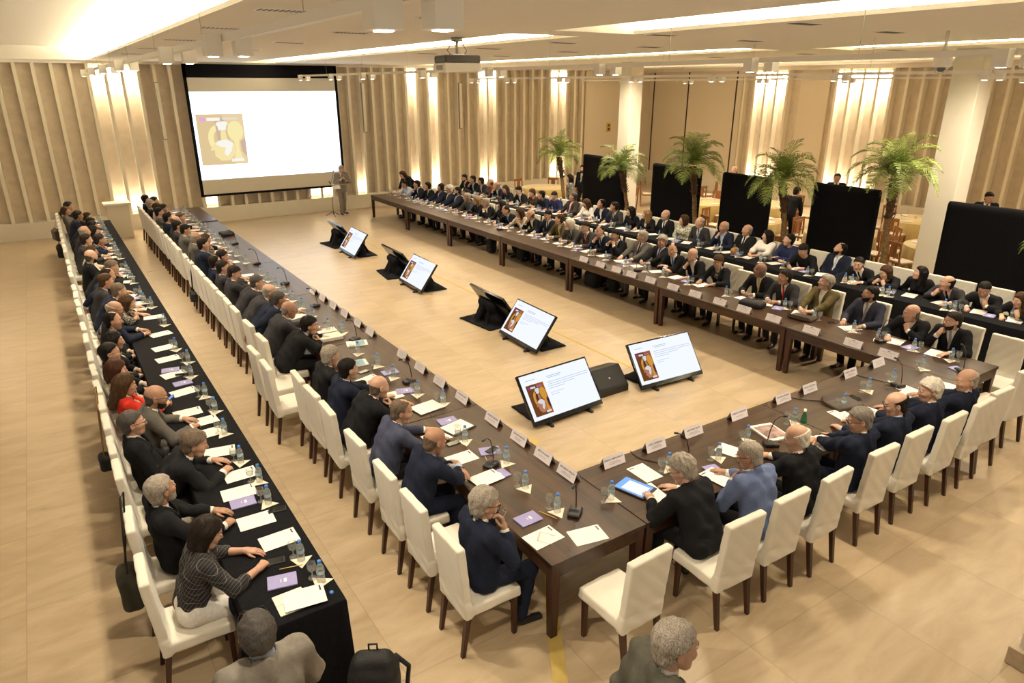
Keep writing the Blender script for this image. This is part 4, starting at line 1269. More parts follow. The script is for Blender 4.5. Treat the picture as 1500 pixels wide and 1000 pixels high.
def norm(v): return v / (np.linalg.norm(v) + 1e-9)
def ik(S, Wr, l1, l2, pole):
    d = Wr - S; L = float(np.linalg.norm(d)); L2 = min(max(L, .16), (l1 + l2) * .995)
    n = d / (L + 1e-9); Wn = S + n * L2
    a = (l1 * l1 - l2 * l2 + L2 * L2) / (2 * L2)
    hgt = math.sqrt(max(l1 * l1 - a * a, 0))
    p = norm(pole - n * float(pole @ n))
    return S + n * a + p * hgt, Wn
def rot_np(yaw, pitch, roll=0.0):
    return np.array((RZ(yaw) @ RX(pitch) @ RY(roll)).to_3x3(), f32)

def make_person(loc, rz, spec, label, group=None, seated=True, te=0.35, name='person', skin=None, hip=None, scale=1.0, extra=None):
    """spec: (lean deg, pose, head yaw deg, head pitch deg, hair, haircol, top, shirt, tie, flags)"""
    lean, pose, hy, hp, hs, hcol, top, shirt, tie, fl = spec
    fem = 'f' in fl; heavy = 'h' in fl
    wl = Vector((loc[0], loc[1], 1.1))
    dist = (wl - CAM).length
    lod = 0 if dist < 8.2 else 1 if dist < 13.5 else 2
    hH = (.0052, .0075, .0115)[lod]; hA = (.0050, .0075, .011)[lod]; hC = (.0115, .016, .023)[lod]; hT = (.018, .024, .030)[lod]
    s = (.95 if fem else 1.0)
    th = math.radians(lean)
    ax = lambda t: A3(0, math.sin(t), math.cos(t))
    P0 = A3(0, 0, .58 if seated else .93) if hip is None else A3(*hip)
    C = P0 + s * .28 * ax(.8 * th); N = C + s * .22 * ax(1.25 * th)
    H = N + s * .14 * ax(.6 * th + .15) + A3(0, .02, 0)
    Rh = rot_np(math.radians(hy), math.radians(hp))
    up = norm(N - P0 * 1.0); fw = norm(A3(0, up[2], -up[1]))
    sw = (.160 if fem else .182) * (1.06 if heavy else 1)
    g = (.88 if fem else 1.0) * (1.12 if heavy else 1.0)
    sh = {}
    hs_ = s * 1.07
    for q in (-1, 1):
        sh[q] = N + A3(q * sw, -.005, 0) - .055 * up
    tw = 0.0
    # ---- pose targets (q = +1 is the right side)
    tz = TH + .035
    D = {}; ST = {}; UPV = {}; WR = {}; PO = {}
    def setp(q, w, d, st='flat', u=(0, 0, 1), pole=None):
        WR[q] = A3(*w); D[q] = norm(A3(*d)); ST[q] = st; UPV[q] = A3(*u); PO[q] = A3(*(pole or (q * .75, -.35, -.6)))
    rc = .30 * max(0.0, math.sin(th))
    def desk(q, dx=0.0): setp(q, (q * (.15 + dx), te + .07 + rc, tz), (-q * .38, 1, -.06))
    def chin(q):
        c = H + Rh @ A3(q * .035, .085, -.105)
        w = c + A3(q * .055, .035, -.115)
        setp(q, w, norm(c - w) * 1.0, 'fist', (q * .35, .9, .25), (q * .45, .3, -1))
    def face2(q):
        c = H + Rh @ A3(q * .02, .10, -.075); w = c + A3(q * .075, .05, -.10)
        setp(q, w, c - w, 'fist', (q * .5, .8, .3), (q * .55, .25, -1))
    def lap(q): setp(q, (q * .12, .22, .685), (-q * .45, 1, -.12))
    if pose == 'desk': desk(1); desk(-1, .02)
    elif pose == 'write':
        setp(1, (.16, te + .12 + rc, tz + .01), (-.75, .75, -.08), 'grip', (.25, 0, 1)); setp(-1, (-.15, te + .08 + rc, tz), (.55, .9, -.05))
    elif pose == 'clasp':
        for q in (1, -1): setp(q, (q * .11, te + .12, tz + .01), (-q * .8, .65, .05), 'grip', (q * .25, .1, 1))
    elif pose == 'fold':
        setp(1, (-.03, te + .10, tz + .015), (-1, .12, -.02), 'flat', (0, .2, 1), (1, -.2, -.3)); setp(-1, (.05, te + .03, tz + .05), (1, .25, -.02), 'flat', (0, .2, 1), (-1, -.2, -.3))
    elif pose == 'chinR': chin(1); desk(-1)
    elif pose == 'chinL': chin(-1); desk(1)
    elif pose == 'chin2': face2(1); face2(-1)
    elif pose == 'lap': lap(1); lap(-1)
    elif pose == 'phone':
        for q in (1, -1): setp(q, (q * .085, .30, .86), (-q * .45, .75, .35), 'grip', (q * .55, -.25, .8))
    elif pose == 'specs':
        setp(1, H + Rh @ A3(.10, .18, -.18), (-.35, .0, 1), 'grip', (.5, .85, 0), (.6, .2, -1)); setp(-1, H + Rh @ A3(-.11, .15, -.12), (.35, .1, 1), 'grip', (-.6, .8, 0), (-.6, .3, -1))
    elif pose == 'back':
        setp(1, (.36, -.20, .74), (.15, -.35, -1), 'flat', (1, -.2, 0), (.9, -.3, .4)); desk(-1)
    elif pose == 'stand_mic':
        setp(1, P0 + A3(.10, .22, .30), (-.5, .5, .6), 'grip', (.5, .3, .5)); setp(-1, P0 + A3(-.06, .24, .26), (.3, .5, .5), 'grip', (-.5, .3, .5))
    elif pose == 'stand':
        for q in (1, -1): setp(q, P0 + A3(q * .27, .05, -.06), (0, .12, -1), 'flat', (q, 0, 0), (q * .4, -1, 0))
    elif pose == 'reach':
        for q in (1, -1): setp(q, (q * .16, P0[1] + lean / 90 * .5 + .24, .82), (-q * .2, 1, -.25))
    l1, l2 = .285 * s, .25 * s
    EL = {}
    for q in (1, -1):
        EL[q], WR[q] = ik(sh[q], WR[q], l1, l2, PO[q])
        if pose in ('chinR', 'chinL', 'chin2', 'specs') and EL[q][2] < TH + .05 and EL[q][1] > te - .03: EL[q][2] = TH + .05
    # ---- legs
    KN = {}; AN = {}; FY = {}
    for q in (1, -1):
        if seated:
            KN[q] = A3(q * .12, P0[1] + .42, P0[2] - .06); AN[q] = A3(q * .13, P0[1] + .42 - (.10 if q > 0 else -.03), .085); FY[q] = -q * .2
        else:
            st_ = .06 * q
            KN[q] = A3(q * .095, .03 + st_, P0[2] * .53); AN[q] = A3(q * .10, -.02 + st_ * 1.5, .085); FY[q] = -q * .22
    HP = {q: P0 + A3(q * .088, 0, -.01) for q in (1, -1)}
    # ---- torso description used by body and clothes
    def torso(r, wa=1.0):
        L = []
        for q in (-1, 1):
            L += [cone(P0 + A3(q * .075, -.005, .0), P0 + .5 * (C - P0) + A3(q * .062, 0, 0), (.108 + r) * g, (.098 + r) * g, .05),
                  cone(P0 + .5 * (C - P0) + A3(q * .062, 0, 0), C + .35 * (N - C) + A3(q * .082, -.005, 0), (.098 + r) * g, (.103 + r) * g, .05),
                  cone(N - .045 * up + A3(q * .03, -.012, 0), sh[q] + A3(0, 0, -.005), .058 + r, .050 + r, .05)]
        if not fem: L.append(ell(P0 + .45 * (C - P0) + fw * .035, (.12 * g + r, .10 * g + r, .13), .06))
        else:
            for q in (-1, 1): L.append(ell(C + .25 * (N - C) + fw * .085 + A3(q * .07, 0, 0), (.06 + r, .055 + r, .06 + r), .04))
        return L
    def arm(q, r, short=0.0, r2=None):
        W2 = WR[q] - norm(WR[q] - EL[q]) * short
        r2 = r if r2 is None else r2
        return [cone(sh[q], EL[q], (.056 + r) * (g * .5 + .5), (.046 + r) * (g * .5 + .5), .03), cone(EL[q], W2, (.046 + r) * (g * .5 + .5), .032 + r2, .02)]
    root = thing(name, label, 'person', loc, rz, group)
    sk = skin_mat(skin if skin is not None else random.choice((0, 0, 1, 1, 2)))
    # ---- body: one mesh (trunk, limbs, neck, head, hands)
    trunk = torso(-.012) + [cone(N - .03 * up, N + .02 * up, .055, .05, .03)]
    for q in (-1, 1):
        trunk += arm(q, -.006) + [cone(HP[q], KN[q], .078, .056, .04), cone(KN[q], AN[q], .054, .036, .03), cone(AN[q], AN[q] + A3(0, .10, -.05), .034, .028, .03)]
    bare = 'k' in fl
    V, Q = sdf_mesh(trunk, .014 if bare else (.024, .030, .034)[lod])
    parts = [(V, Q, 0)]
    nk = sdf_mesh([cone(N - .06 * up, H + Rh @ A3(0, -.022, -.05), .055 if not fem else .047, .052 if not fem else .044, .02)], hH * 1.6)
    parts.append((nk[0], nk[1], 0))
    for v, q_, mi in head_mesh(fem, heavy, hH):
        parts.append(((v * hs_) @ Rh.T + H, q_, mi))
    for q in (-1, 1):
        v, q_ = hand_mesh(ST[q], hA)
        v = v.copy()
        if q < 0:
            v[:, 0] *= -1; q_ = q_[:, ::-1]
        Yd = D[q]; Zd = norm(UPV[q] - Yd * float(UPV[q] @ Yd)); Xd = np.cross(Yd, Zd)
        Rm = np.stack([Xd, Yd, Zd], 1)
        parts.append(((v * s * .98) @ Rm.T + WR[q] + D[q] * .012, q_, 0))
        fa = sdf_mesh([cone(EL[q] + .55 * (WR[q] - EL[q]), WR[q] + D[q] * .02, .034, .026, .02)], hA * 2)
        parts.append((fa[0], fa[1], 0))
    np_obj('body', parts, [sk, M_LIP, M_EYE, M_IRIS], root)
    # ---- hair, beard, glasses
    if hs:
        v, q_ = hair_mesh(hs, fem, hH * (1.0 if lod else 1.1))
        np_obj('hair', [((v * hs_) @ Rh.T + H, q_, 0)], hair_mat(hcol if hs != 'bald' else {'br': 'gb', 'dk': 'dg', 'gy': 'sg'}.get(hcol, hcol)), root)
    eb = MB()
    for q in (-1, 1):
        eb.tube([(q * .016, .0935, .0255), (q * .031, .0945, .030), (q * .046, .085, .026)], .0035, 4, .0025)
    np_obj('eyebrows', [((np.array(eb.v, f32) * hs_) @ Rh.T + H, np.array([f for f in eb.f if len(f) == 4], np.int32), 0)], hair_mat(hcol), root)
    if 'b' in fl:
        v, q_ = beard_mesh(hH)
        np_obj('beard', [((v * hs_) @ Rh.T + H, q_, 0)], hair_mat('wt' if hcol == 'gy' and top != 'bk' or 'w' in fl else hcol), root)
    if 'g' in fl and lod < 2:
        v, fs = glasses_mesh()
        me = bpy.data.meshes.new('glasses'); me.from_pydata([tuple(p) for p in ((v * hs_) @ Rh.T + H)], [], fs); me.materials.append(M_GLOSSBLACK)
        link(bpy.data.objects.new('glasses', me), root)
    # ---- jacket / top
    vcut = shirt != '-'
    fa_, fb_ = fw, up
    Nx, Ny, Nz = N
    def jcut(X, Y, Z):
        u = (X - Nx) * fb_[0] + (Y - Ny) * fb_[1] + (Z - Nz) * fb_[2]
        w = (X - Nx) * fa_[0] + (Y - Ny) * fa_[1] + (Z - Nz) * fa_[2]
        xx = np.abs(X)
        c = (.066 if not fem else .07) - np.sqrt(xx * xx + (w - .01) ** 2 * .8 + 0 * u)           # neck opening
        c = np.where(u > -.035, c, -1.0)
        if vcut:
            vw = np.clip(.070 * (1 + u / .33), 0, .075)
            v_ = np.minimum(vw - xx, w - .02) + np.where(u > -.33, 0, -1)
            c = np.maximum(c, v_ * .8)
        elif fem:
            c = np.maximum(c, .085 - np.sqrt(xx * xx + (w - .09) ** 2 + (u - .02) ** 2))
        return c
    jl = torso(.018)
    if vcut and not fem: jl.append(cone(N - .05 * up + A3(0, -.012, 0), N + .012 * up + A3(0, -.016, 0), .076, .068, .02))
    sleeve = .15 if (fem and shirt == '-' and top not in ('bk',)) else .056
    if top == 'ck' or 'k' in fl: sleeve = .14
    for q in (-1, 1):
        jl += arm(q, .017, sleeve)
    if seated:
        jl += [cone(P0 + A3(-.07, .04, -.005), P0 + A3(.07, .04, -.005), .112 * g, .112 * g, .05)]
        bot = P0[2] - .155
    else:
        for q in (-1, 1): jl.append(cone(P0 + A3(q * .07, 0, .05), P0 + A3(q * .078, .0, -.12), .115 * g, .118 * g, .05))
        bot = P0[2] - .16
    amp = (.0075, .006, .004)[lod]
    disp = lambda X, Y, Z: amp * (np.sin(26 * Z + 14 * X + 5 * np.sin(9 * Y)) * np.sin(21 * Y - 11 * X + 3) + .6 * np.sin(47 * X + 31 * Y + 8 * Z))
    def jc(X, Y, Z): return np.maximum(jcut(X, Y, Z), bot - Z)
    V, Q = sdf_mesh(jl, hC, jc, disp)
    jm = FAB.get(top, FAB['bk'])
    np_obj('jacket' if vcut else 'top', [(V, Q, 0)], jm, root)
    # ---- lapels lying on the jacket front
    if vcut and lod < 2 and not fem:
        n_ = 9; Vs = []; Qs = []
        for q in (-1, 1):
            b0 = len(Vs)
            for i in range(n_ + 1):
                f_ = i / n_; uu = .015 - .345 * f_
                xin = .068 * (1 - f_) + .004; wd = .042 * math.sin(PI * min(1, .18 + .82 * f_)) ** .6 * (1 - .55 * f_) + .006
                for x in (xin - .004, xin + wd):
                    o_ = N + up * uu + A3(q * x, 0, 0)
                    ts = np.arange(.22, -.06, -.004, dtype=f32)
                    d = sdf_pts(jl, o_[None] + ts[:, None] * fw[None])
                    k = int(np.argmax(d < .0)); tt = ts[k] if (d < .0).any() else .05
                    Vs.append(o_ + fw * (tt + .007))
            for i in range(n_):
                a = b0 + 2 * i
                Qs.append((a, a + 2, a + 3, a + 1) if q < 0 else (a, a + 1, a + 3, a + 2))
        Vs = np.array(Vs, f32); m_ = len(Vs)
        Qb = np.array(Qs, np.int32)
        np_obj('lapels', [(np.concatenate([Vs, Vs - fw * .008]), np.concatenate([Qb, Qb[:, ::-1] + m_]), 0)], jm, root)
    # ---- shirt with collar and cuffs, tie
    if vcut:
        sm_ = FAB[shirt]
        sp_ = [p for p in torso(-.001)]
        nd = norm(H - N)
        sp_ += [cone(N - .05 * up, N + nd * (.040 if not fem else .0), .066, .059, .02)]
        base = N - .34 * up
        def scut(X, Y, Z):
            u = (X - base[0]) * up[0] + (Y - base[1]) * up[1] + (Z - base[2]) * up[2]
            xx = np.abs(X)
            return np.maximum(-u, xx - .125)
        def scut2(X, Y, Z):
            d = (X - N[0]) * nd[0] + (Y - N[1]) * nd[1] + (Z - N[2]) * nd[2]
            return np.maximum(scut(X, Y, Z), d - .030)
        np_obj('shirt', [(*sdf_mesh(sp_, hC * .9, scut2), 0)], sm_, root)
        for q in (-1, 1):
            d_ = norm(WR[q] - EL[q])
            cf = [cone(WR[q] - d_ * .05, WR[q] + d_ * .004, .037, .036, .01)]
            wq = WR[q]
            np_obj('cuff', [(*sdf_mesh(cf, max(hA * 1.3, .007), lambda X, Y, Z, d_=d_, wq=wq: (X - wq[0]) * d_[0] + (Y - wq[1]) * d_[1] + (Z - wq[2]) * d_[2] - .006), 0)], sm_, root)
        if tie != '-' and not fem:
            tp = torso(-.001) + [cone(N - .05 * up, N + nd * .04, .066, .059, .02)]
            n_ = 12; rows = []
            for i in range(n_ + 1):
                f_ = i / n_
                cpt = (N + nd * .012) * (1 - f_) + (N - .33 * up) * f_
                hw_ = .015 if i < 2 else .014 + .016 * f_
                for x in (-hw_, 0, hw_):
                    o_ = cpt + A3(x, 0, 0)
                    ts = np.arange(.22, .0, -.003, dtype=f32)
                    d = sdf_pts(tp, o_[None] + ts[:, None] * fw[None])
                    k = int(np.argmax(d < .004)); tt = ts[k] if (d < .004).any() else .06
                    rows.append(o_ + fw * (tt + .004 + (.007 if i < 2 else .002) - abs(x) * .15))
            V = np.array(rows, f32); B = V - fw * .008
            Qs = []
            m = len(V)
            for i in range(n_):
                for j in range(2):
                    a = i * 3 + j
                    Qs.append((a, a + 3, a + 4, a + 1)); Qs.append((m + a, m + a + 1, m + a + 4, m + a + 3))
            np_obj('necktie', [(np.concatenate([V, B]), np.array(Qs, np.int32), 0)], FAB[tie], root)
    # ---- trousers or skirt, shoes
    tm = jm if top in ('nv', 'bk', 'ch', 'gr', 'mg') else FAB['bk']
    tl = [cone(P0 + A3(-.075, -.005, .02), P0 + A3(.075, -.005, .02), .115 * g, .115 * g, .04)]
    if bare:
        for q in (-1, 1): tl.append(cone(HP[q], HP[q] + .72 * (KN[q] - HP[q]), .10, .078, .07))
        V, Q = sdf_mesh(tl, hC)
        np_obj('skirt', [(V, Q, 0)], FAB['wh'], root)
    else:
        for q in (-1, 1):
            tl += [cone(HP[q], KN[q], .092 * (g * .5 + .5), .068, .04), cone(KN[q], AN[q] + A3(0, 0, -.005), .066, .056, .03)]
        V, Q = sdf_mesh(tl, hT, lambda X, Y, Z: .055 - Z + 0 * X + 0 * Y, lambda X, Y, Z: .003 * np.sin(40 * Z + 20 * X) * np.sin(25 * Y + 9))
        np_obj('trousers', [(V, Q, 0)], tm, root)
    for q in (-1, 1):
        v, q_ = shoe_mesh(.011 if lod == 0 else .016)
        Rf = rot_np(FY[q], 0)
        np_obj('shoe', [(v @ Rf.T + A3(AN[q][0], AN[q][1], 0), q_, 0)], M_SHOE, root)
    return root, dict(WR=WR, H=H, Rh=Rh, N=N, EL=EL, D=D)

POSEWORD = {'desk': 'forearms on table', 'write': 'writing on paper', 'clasp': 'hands clasped', 'fold': 'arms folded', 'chinR': 'hand at chin', 'chinL': 'hand at cheek', 'chin2': 'both hands at face', 'lap': 'sitting back', 'phone': 'holding a phone', 'specs': 'holding spectacles up', 'back': 'arm over chair back'}
SEATS = {
 'LB': [
  (1.34, 17, 'write', -5, -25, 'bob', 'dk', 'ck', '-', '-', 'f'),
  (2.07, -5, 'write', 25, 5, 'short', 'gy', 'bk', 'wh', 'nv', 'b'),
  (3.00, 38, 'write', -10, -15, 'fluff', 'gb', 'bk', 'wh', 'bk', ''),
  (3.53, -10, 'lap', 0, 0, 'short', 'dg', 'bk', 'wh', '-', 'g'),
  (4.14, 19, 'write', -10, -10, 'bald', 'dk', 'mg', 'wh', '-', 'gb'),
  (4.68, -5, 'phone', 0, -15, 'long', 'br', 'rd', 'pt', '-', 'f'),
  (5.22, -9, 'lap', 0, -10, 'bob', 'rb', 'pt', '-', '-', 'f'),
  (5.80, -10, 'lap', -5, 0, 'short', 'bk', 'bk', 'wh', '-', 'g'),
  (6.34, -1, 'lap', 0, -5, 'long', 'bk', 'bk', 'cr', '-', 'f'),
  (7.17, 5, 'lap', -5, -5, 'recede', 'bk', 'bk', 'wh', 'nv', ''),
  (7.78, 13, 'write', -10, -10, 'horse', 'gy', 'nv', 'wh', 'bk', 'g'),
  (8.61, 40, 'chinR', 0, -15, 'bob', 'br', 'bw', '-', '-', 'f'),
  (9.15, 31, 'desk', 5, -10, 'short', 'gb', 'nv', 'wh', '-', ''),
  (9.69, 16, 'desk', 10, -10, 'short', 'br', 'ch', 'wh', '-', ''),
  (10.23, 24, 'back', -5, -10, 'recede', 'dk', 'nv', 'lb', '-', ''),
  (11.28, 40, 'chin2', 0, -15, 'short', 'gb', 'bk', 'wh', '-', ''),
  (11.82, 8, 'desk', 25, -5, 'bald', 'dk', 'bk', 'wh', 'bk', 'b'),
  (12.44, 14, 'desk', 15, -5, 'fluff', 'br', 'cr', '-', '-', 'f'),
  (13.64, 11, 'desk', 10, -5, 'short', 'dk', 'ch', 'wh', 'nv', ''),
  (14.18, 40, 'chinR', 10, -10, 'short', 'dk', 'nv', 'lb', 'nv', ''),
  (14.73, 14, 'desk', 10, 0, 'horse', 'gy', 'ch', 'wh', '-', ''),
  (15.53, 39, 'desk', 10, -10, 'long', 'bk', 'bk', '-', '-', 'f'),
  (16.11, 40, 'chin2', 10, -5, 'short', 'bk', 'bk', 'wh', 'bk', ''),
  (16.65, 40, 'chinR', 5, -10, 'short', 'bk', 'bk', '-', '-', ''),
  (17.19, 14, 'desk', 15, -10, 'short', 'dk', 'nv', 'lb', 'nv', ''),
  (17.73, 40, 'desk', 0, -5, 'fluff', 'br', 'bk', '-', '-', 'f'),
  (18.27, -9, 'lap', 5, 5, 'pony', 'br', 'mg', '-', '-', 'f'),
  (18.83, 1, 'desk', 5, 0, 'short', 'bk', 'bk', 'wh', '-', 'g'),
 ],
 'LW': [
  (0.45, 2, 'specs', -10, -15, 'fluff', 'gy', 'nv', 'wh', 'nv', 'g'),
  (1.64, 20, 'fold', 5, -20, 'bald', 'br', 'nv', 'lb', '-', ''),
  (2.39, 21, 'desk', -20, -15, 'recede', 'gb', 'sb', 'wh', '-', ''),
  (3.19, 31, 'chinR', 5, -10, 'bald', 'br', 'bk', 'wh', '-', 'h'),
  (3.71, 14, 'desk', 5, -5, 'short', 'bk', 'nv', 'wh', 'nv', ''),
  (4.23, 11, 'chinL', 15, -10, 'short', 'gy', 'bk', 'wh', '-', ''),
  (5.86, 40, 'chinR', -15, -10, 'fluff', 'bk', 'bk', 'lb', '-', ''),
  (6.60, 32, 'desk', -10, -15, 'bald', 'gy', 'ch', 'wh', '-', 'gh'),
  (7.40, 40, 'back', 5, -15, 'short', 'dg', 'nv', 'lb', '-', ''),
  (7.92, 40, 'chinR', -10, -10, 'horse', 'gy', 'ch', 'wh', '-', ''),
  (8.44, 32, 'desk', -15, -10, 'short', 'dg', 'ch', 'wh', '-', ''),
  (8.96, 6, 'desk', -20, -20, 'short', 'dk', 'ch', 'wh', '-', ''),
  (9.48, -2, 'desk', -10, -5, 'short', 'dk', 'ch', 'wh', '-', ''),
  (10.00, -5, 'desk', 15, -5, 'recede', 'dk', 'nv', 'wh', '-', ''),
  (10.53, 19, 'chin2', -5, -10, 'short', 'dk', 'nv', 'wh', '-', ''),
  (11.72, 7, 'desk', -5, -5, 'short', 'bk', 'nv', 'wh', '-', ''),
  (12.54, 7, 'desk', 5, -5, 'horse', 'gy', 'mg', 'wh', '-', ''),
  (13.06, 40, 'chinR', -10, -10, 'long', 'br', 'bk', '-', '-', 'f'),
  (13.58, 4, 'desk', -5, -15, 'short', 'bk', 'mg', 'wh', '-', ''),
  (14.14, -4, 'desk', 5, -10, 'short', 'bk', 'ch', 'wh', '-', ''),
  (14.83, 4, 'desk', 0, -5, 'horse', 'br', 'ch', 'wh', '-', ''),
  (15.46, -5, 'desk', 10, -5, 'short', 'bk', 'nv', 'wh', '-', ''),
  (15.98, 33, 'chinR', -10, -10, 'short', 'gb', 'bk', 'lb', '-', ''),
  (16.50, -10, 'desk', 0, -5, 'short', 'bk', 'mg', '-', '-', ''),
  (17.02, 7, 'chinR', 0, -5, 'short', 'dk', 'bk', 'wh', '-', ''),
  (17.54, -1, 'desk', 0, -5, 'fluff', 'br', 'pk', '-', '-', 'f'),
  (18.06, -10, 'desk', 5, 0, 'short', 'gy', 'bk', 'wh', '-', ''),
  (18.58, 6, 'chinR', 0, 0, 'short', 'bk', 'bk', '-', '-', ''),
  (19.10, -10, 'desk', 10, 0, 'short', 'bk', 'bk', 'wh', '-', ''),
 ],
 'FR': [
  (1.45, 40, 'desk', 30, -25, 'fluff', 'gy', 'bk', 'wh', '-', 'g'),
  (2.06, 16, 'chinL', 25, -20, 'buzz', 'gy', 'lbj', 'wh', '-', 'g'),
  (2.68, 12, 'desk', 35, -15, 'horse', 'wt', 'bk', 'wh', '-', ''),
  (3.49, -1, 'fold', 45, -15, 'short', 'sg', 'nv', 'wh', 'nv', 'g'),
  (4.14, -1, 'desk', 40, -15, 'horse', 'bk', 'nv', 'lb', '-', 'g'),
  (4.79, -2, 'desk', 50, -10, 'fluff', 'wt', 'nv', 'wh', '-', ''),
  (5.42, -10, 'desk', 55, -10, 'horse', 'gy', 'nv', 'wh', '-', ''),
 ],
 'RW': [
  (0.73, 19, 'chinR', -35, -5, 'short', 'dk', 'bk', 'wh', 'gy', 'b'),
  (1.28, 25, 'chinL', -40, -10, 'bald', 'br', 'bk', 'wh', '-', ''),
  (2.07, 0, 'desk', -40, 5, 'short', 'bk', 'nb', 'wh', 'gy', 'b'),
  (2.87, -4, 'clasp', -40, 10, 'fluff', 'gy', 'ol', 'wh', '-', ''),
  (3.52, 16, 'clasp', -30, 0, 'fluff', 'dk', 'ch', 'wh', 'rd', ''),
  (4.05, 14, 'clasp', -35, -5, 'bald', 'gy', 'bk', 'wh', 'yl', ''),
  (4.99, 16, 'desk', 5, -20, 'fluff', 'br', 'bk', 'pt', '-', 'f'),
  (5.60, 20, 'chinR', 10, -20, 'horse', 'gy', 'bk', 'wh', '-', ''),
  (6.15, 18, 'fold', 35, -5, 'recede', 'bk', 'bk', 'wh', 'bl', ''),
  (6.72, -10, 'clasp', 10, -5, 'fluff', 'gy', 'bk', 'lb', 'pp', 'g'),
  (7.32, -10, 'desk', -40, 0, 'short', 'gy', 'mg', 'wh', 'nv', ''),
  (7.86, 20, 'chin2', 5, -10, 'short', 'bk', 'bk', 'wh', 'bk', 'g'),
  (8.41, 18, 'chinR', 10, -10, 'recede', 'dk', 'nv', 'wh', 'dg', ''),
  (8.95, 17, 'desk', 10, -15, 'short', 'dk', 'dg', 'wh', 'rd', 'g'),
  (9.49, 23, 'clasp', -45, 0, 'fluff', 'wt', 'og', 'lb', 'nv', 'b'),
  (10.03, 12, 'clasp', -40, 0, 'short', 'br', 'ol', 'wh', 'yl', ''),
  (10.57, 7, 'desk', 10, -15, 'short', 'bk', 'nv', 'wh', 'nv', 'g'),
  (11.11, 24, 'chinR', -35, -10, 'bald', 'br', 'bk', 'wh', '-', ''),
  (11.65, 23, 'chinL', -20, -15, 'long', 'br', 'cr', '-', '-', 'f'),
  (12.19, 31, 'write', 0, -30, 'recede', 'dk', 'bk', 'lb', 'bl', 'g'),
  (12.73, 9, 'desk', -45, 0, 'bob', 'bk', 'bk', '-', '-', 'f'),
  (13.37, 22, 'chinL', -25, -10, 'short', 'gy', 'bk', 'wh', '-', ''),
  (13.95, 18, 'desk', -15, -15, 'long', 'bl', 'bk', '-', '-', 'fg'),
  (14.49, 18, 'desk', -35, -5, 'short', 'gy', 'dg', '-', '-', ''),
  (15.03, -10, 'desk', -20, 0, 'short', 'bk', 'bk', '-', '-', ''),
  (15.57, -10, 'desk', -30, -5, 'short', 'bk', 'nv', 'lb', '-', 'b'),
  (16.11, -10, 'desk', -15, -10, 'fluff', 'wt', 'nv', 'cr', '-', ''),
  (16.65, -8, 'desk', -50, 0, 'short', 'dk', 'nv', 'lb', 'rd', ''),
  (17.19, 12, 'desk', -35, 0, 'short', 'bk', 'bk', 'wh', 'nv', ''),
  (17.88, 17, 'chinR', -30, -5, 'short', 'bk', 'nv', 'wh', '-', 'g'),
  (18.65, 29, 'desk', 0, -15, 'short', 'bk', 'lb', '-', '-', 'f'),
 ],
 'RB': [
  (0.81, 36, 'chinL', -30, -10, 'long', 'br', 'bk', 'yl', '-', 'f'),
  (1.35, 33, 'chinL', 10, -25, 'short', 'bk', 'bk', 'wh', '-', ''),
  (1.93, 36, 'chinR', -45, 0, 'horse', 'bk', 'ch', 'pk', 'bk', ''),
  (2.47, 22, 'lap', -45, 10, 'long', 'bk', 'bk', '-', '-', 'fg'),
  (3.01, 39, 'chin2', -20, -20, 'bob', 'br', 'bk', '-', '-', 'f'),
  (3.55, 36, 'desk', 15, -10, 'short', 'bk', 'bk', 'wh', 'bk', ''),
  (4.23, -10, 'lap', -45, 15, 'recede', 'bk', 'nv', 'wh', 'lb', 'b'),
  (4.79, 31, 'write', 0, -35, 'short', 'bk', 'bk', '-', '-', 'g'),
  (5.33, 3, 'fold', -40, 5, 'short', 'bk', 'db', '-', '-', 'g'),
  (5.97, -10, 'clasp', -50, 0, 'long', 'bk', 'wh', '-', '-', 'f'),
  (6.53, -10, 'lap', -30, 0, 'horse', 'gy', 'bk', 'wh', 'bk', ''),
  (7.07, 5, 'chinR', -20, -15, 'horse', 'gy', 'nv', 'lb', '-', ''),
  (7.79, 7, 'lap', -15, -5, 'horse', 'gy', 'ch', 'wh', 'bp', 'g'),
  (8.33, 3, 'lap', -45, 0, 'bob', 'br', 'pw', '-', '-', 'fg'),
  (8.95, 1, 'lap', -20, 0, 'bald', 'gy', 'bk', 'wh', 'bk', 'gb'),
  (9.48, 14, 'desk', -50, 0, 'long', 'bl', 'bk', 'cr', '-', 'f'),
  (10.06, 14, 'lap', -35, -5, 'long', 'bk', 'bk', '-', '-', 'f'),
  (10.70, 12, 'desk', -45, 0, 'short', 'dk', 'ch', 'wh', 'nv', ''),
  (11.24, 10, 'desk', -35, 0, 'recede', 'bk', 'nv', 'wh', '-', ''),
  (11.78, 18, 'desk', -30, -15, 'long', 'br', 'wh', '-', '-', 'f'),
  (12.67, -10, 'desk', -40, 5, 'short', 'dg', 'bn', 'pk', '-', ''),
  (13.21, 16, 'desk', 20, -25, 'short', 'bk', 'db', 'pp', '-', ''),
  (13.75, 23, 'desk', -40, -5, 'short', 'bk', 'nv', '-', '-', ''),
  (14.29, 18, 'desk', -20, -15, 'fluff', 'br', 'br', '-', '-', 'f'),
  (14.92, 24, 'desk', 5, -25, 'short', 'bk', 'bk', 'wh', 'gy', ''),
  (15.66, 27, 'desk', 10, -15, 'long', 'br', 'bk', '-', '-', 'f'),
  (16.24, 21, 'chinR', -45, 0, 'horse', 'gy', 'nv', 'wh', '-', ''),
  (16.78, 10, 'desk', -50, 0, 'bald', 'br', 'mg', 'rd', '-', ''),
  (17.32, 14, 'clasp', -50, 0, 'short', 'dk', 'ch', 'lb', '-', ''),
  (17.86, 14, 'chinR', -20, -5, 'short', 'dk', 'bk', 'lb', '-', ''),
  (18.40, 16, 'desk', 10, -10, 'short', 'bk', 'bk', 'wh', 'rd', 'b'),
 ],
}
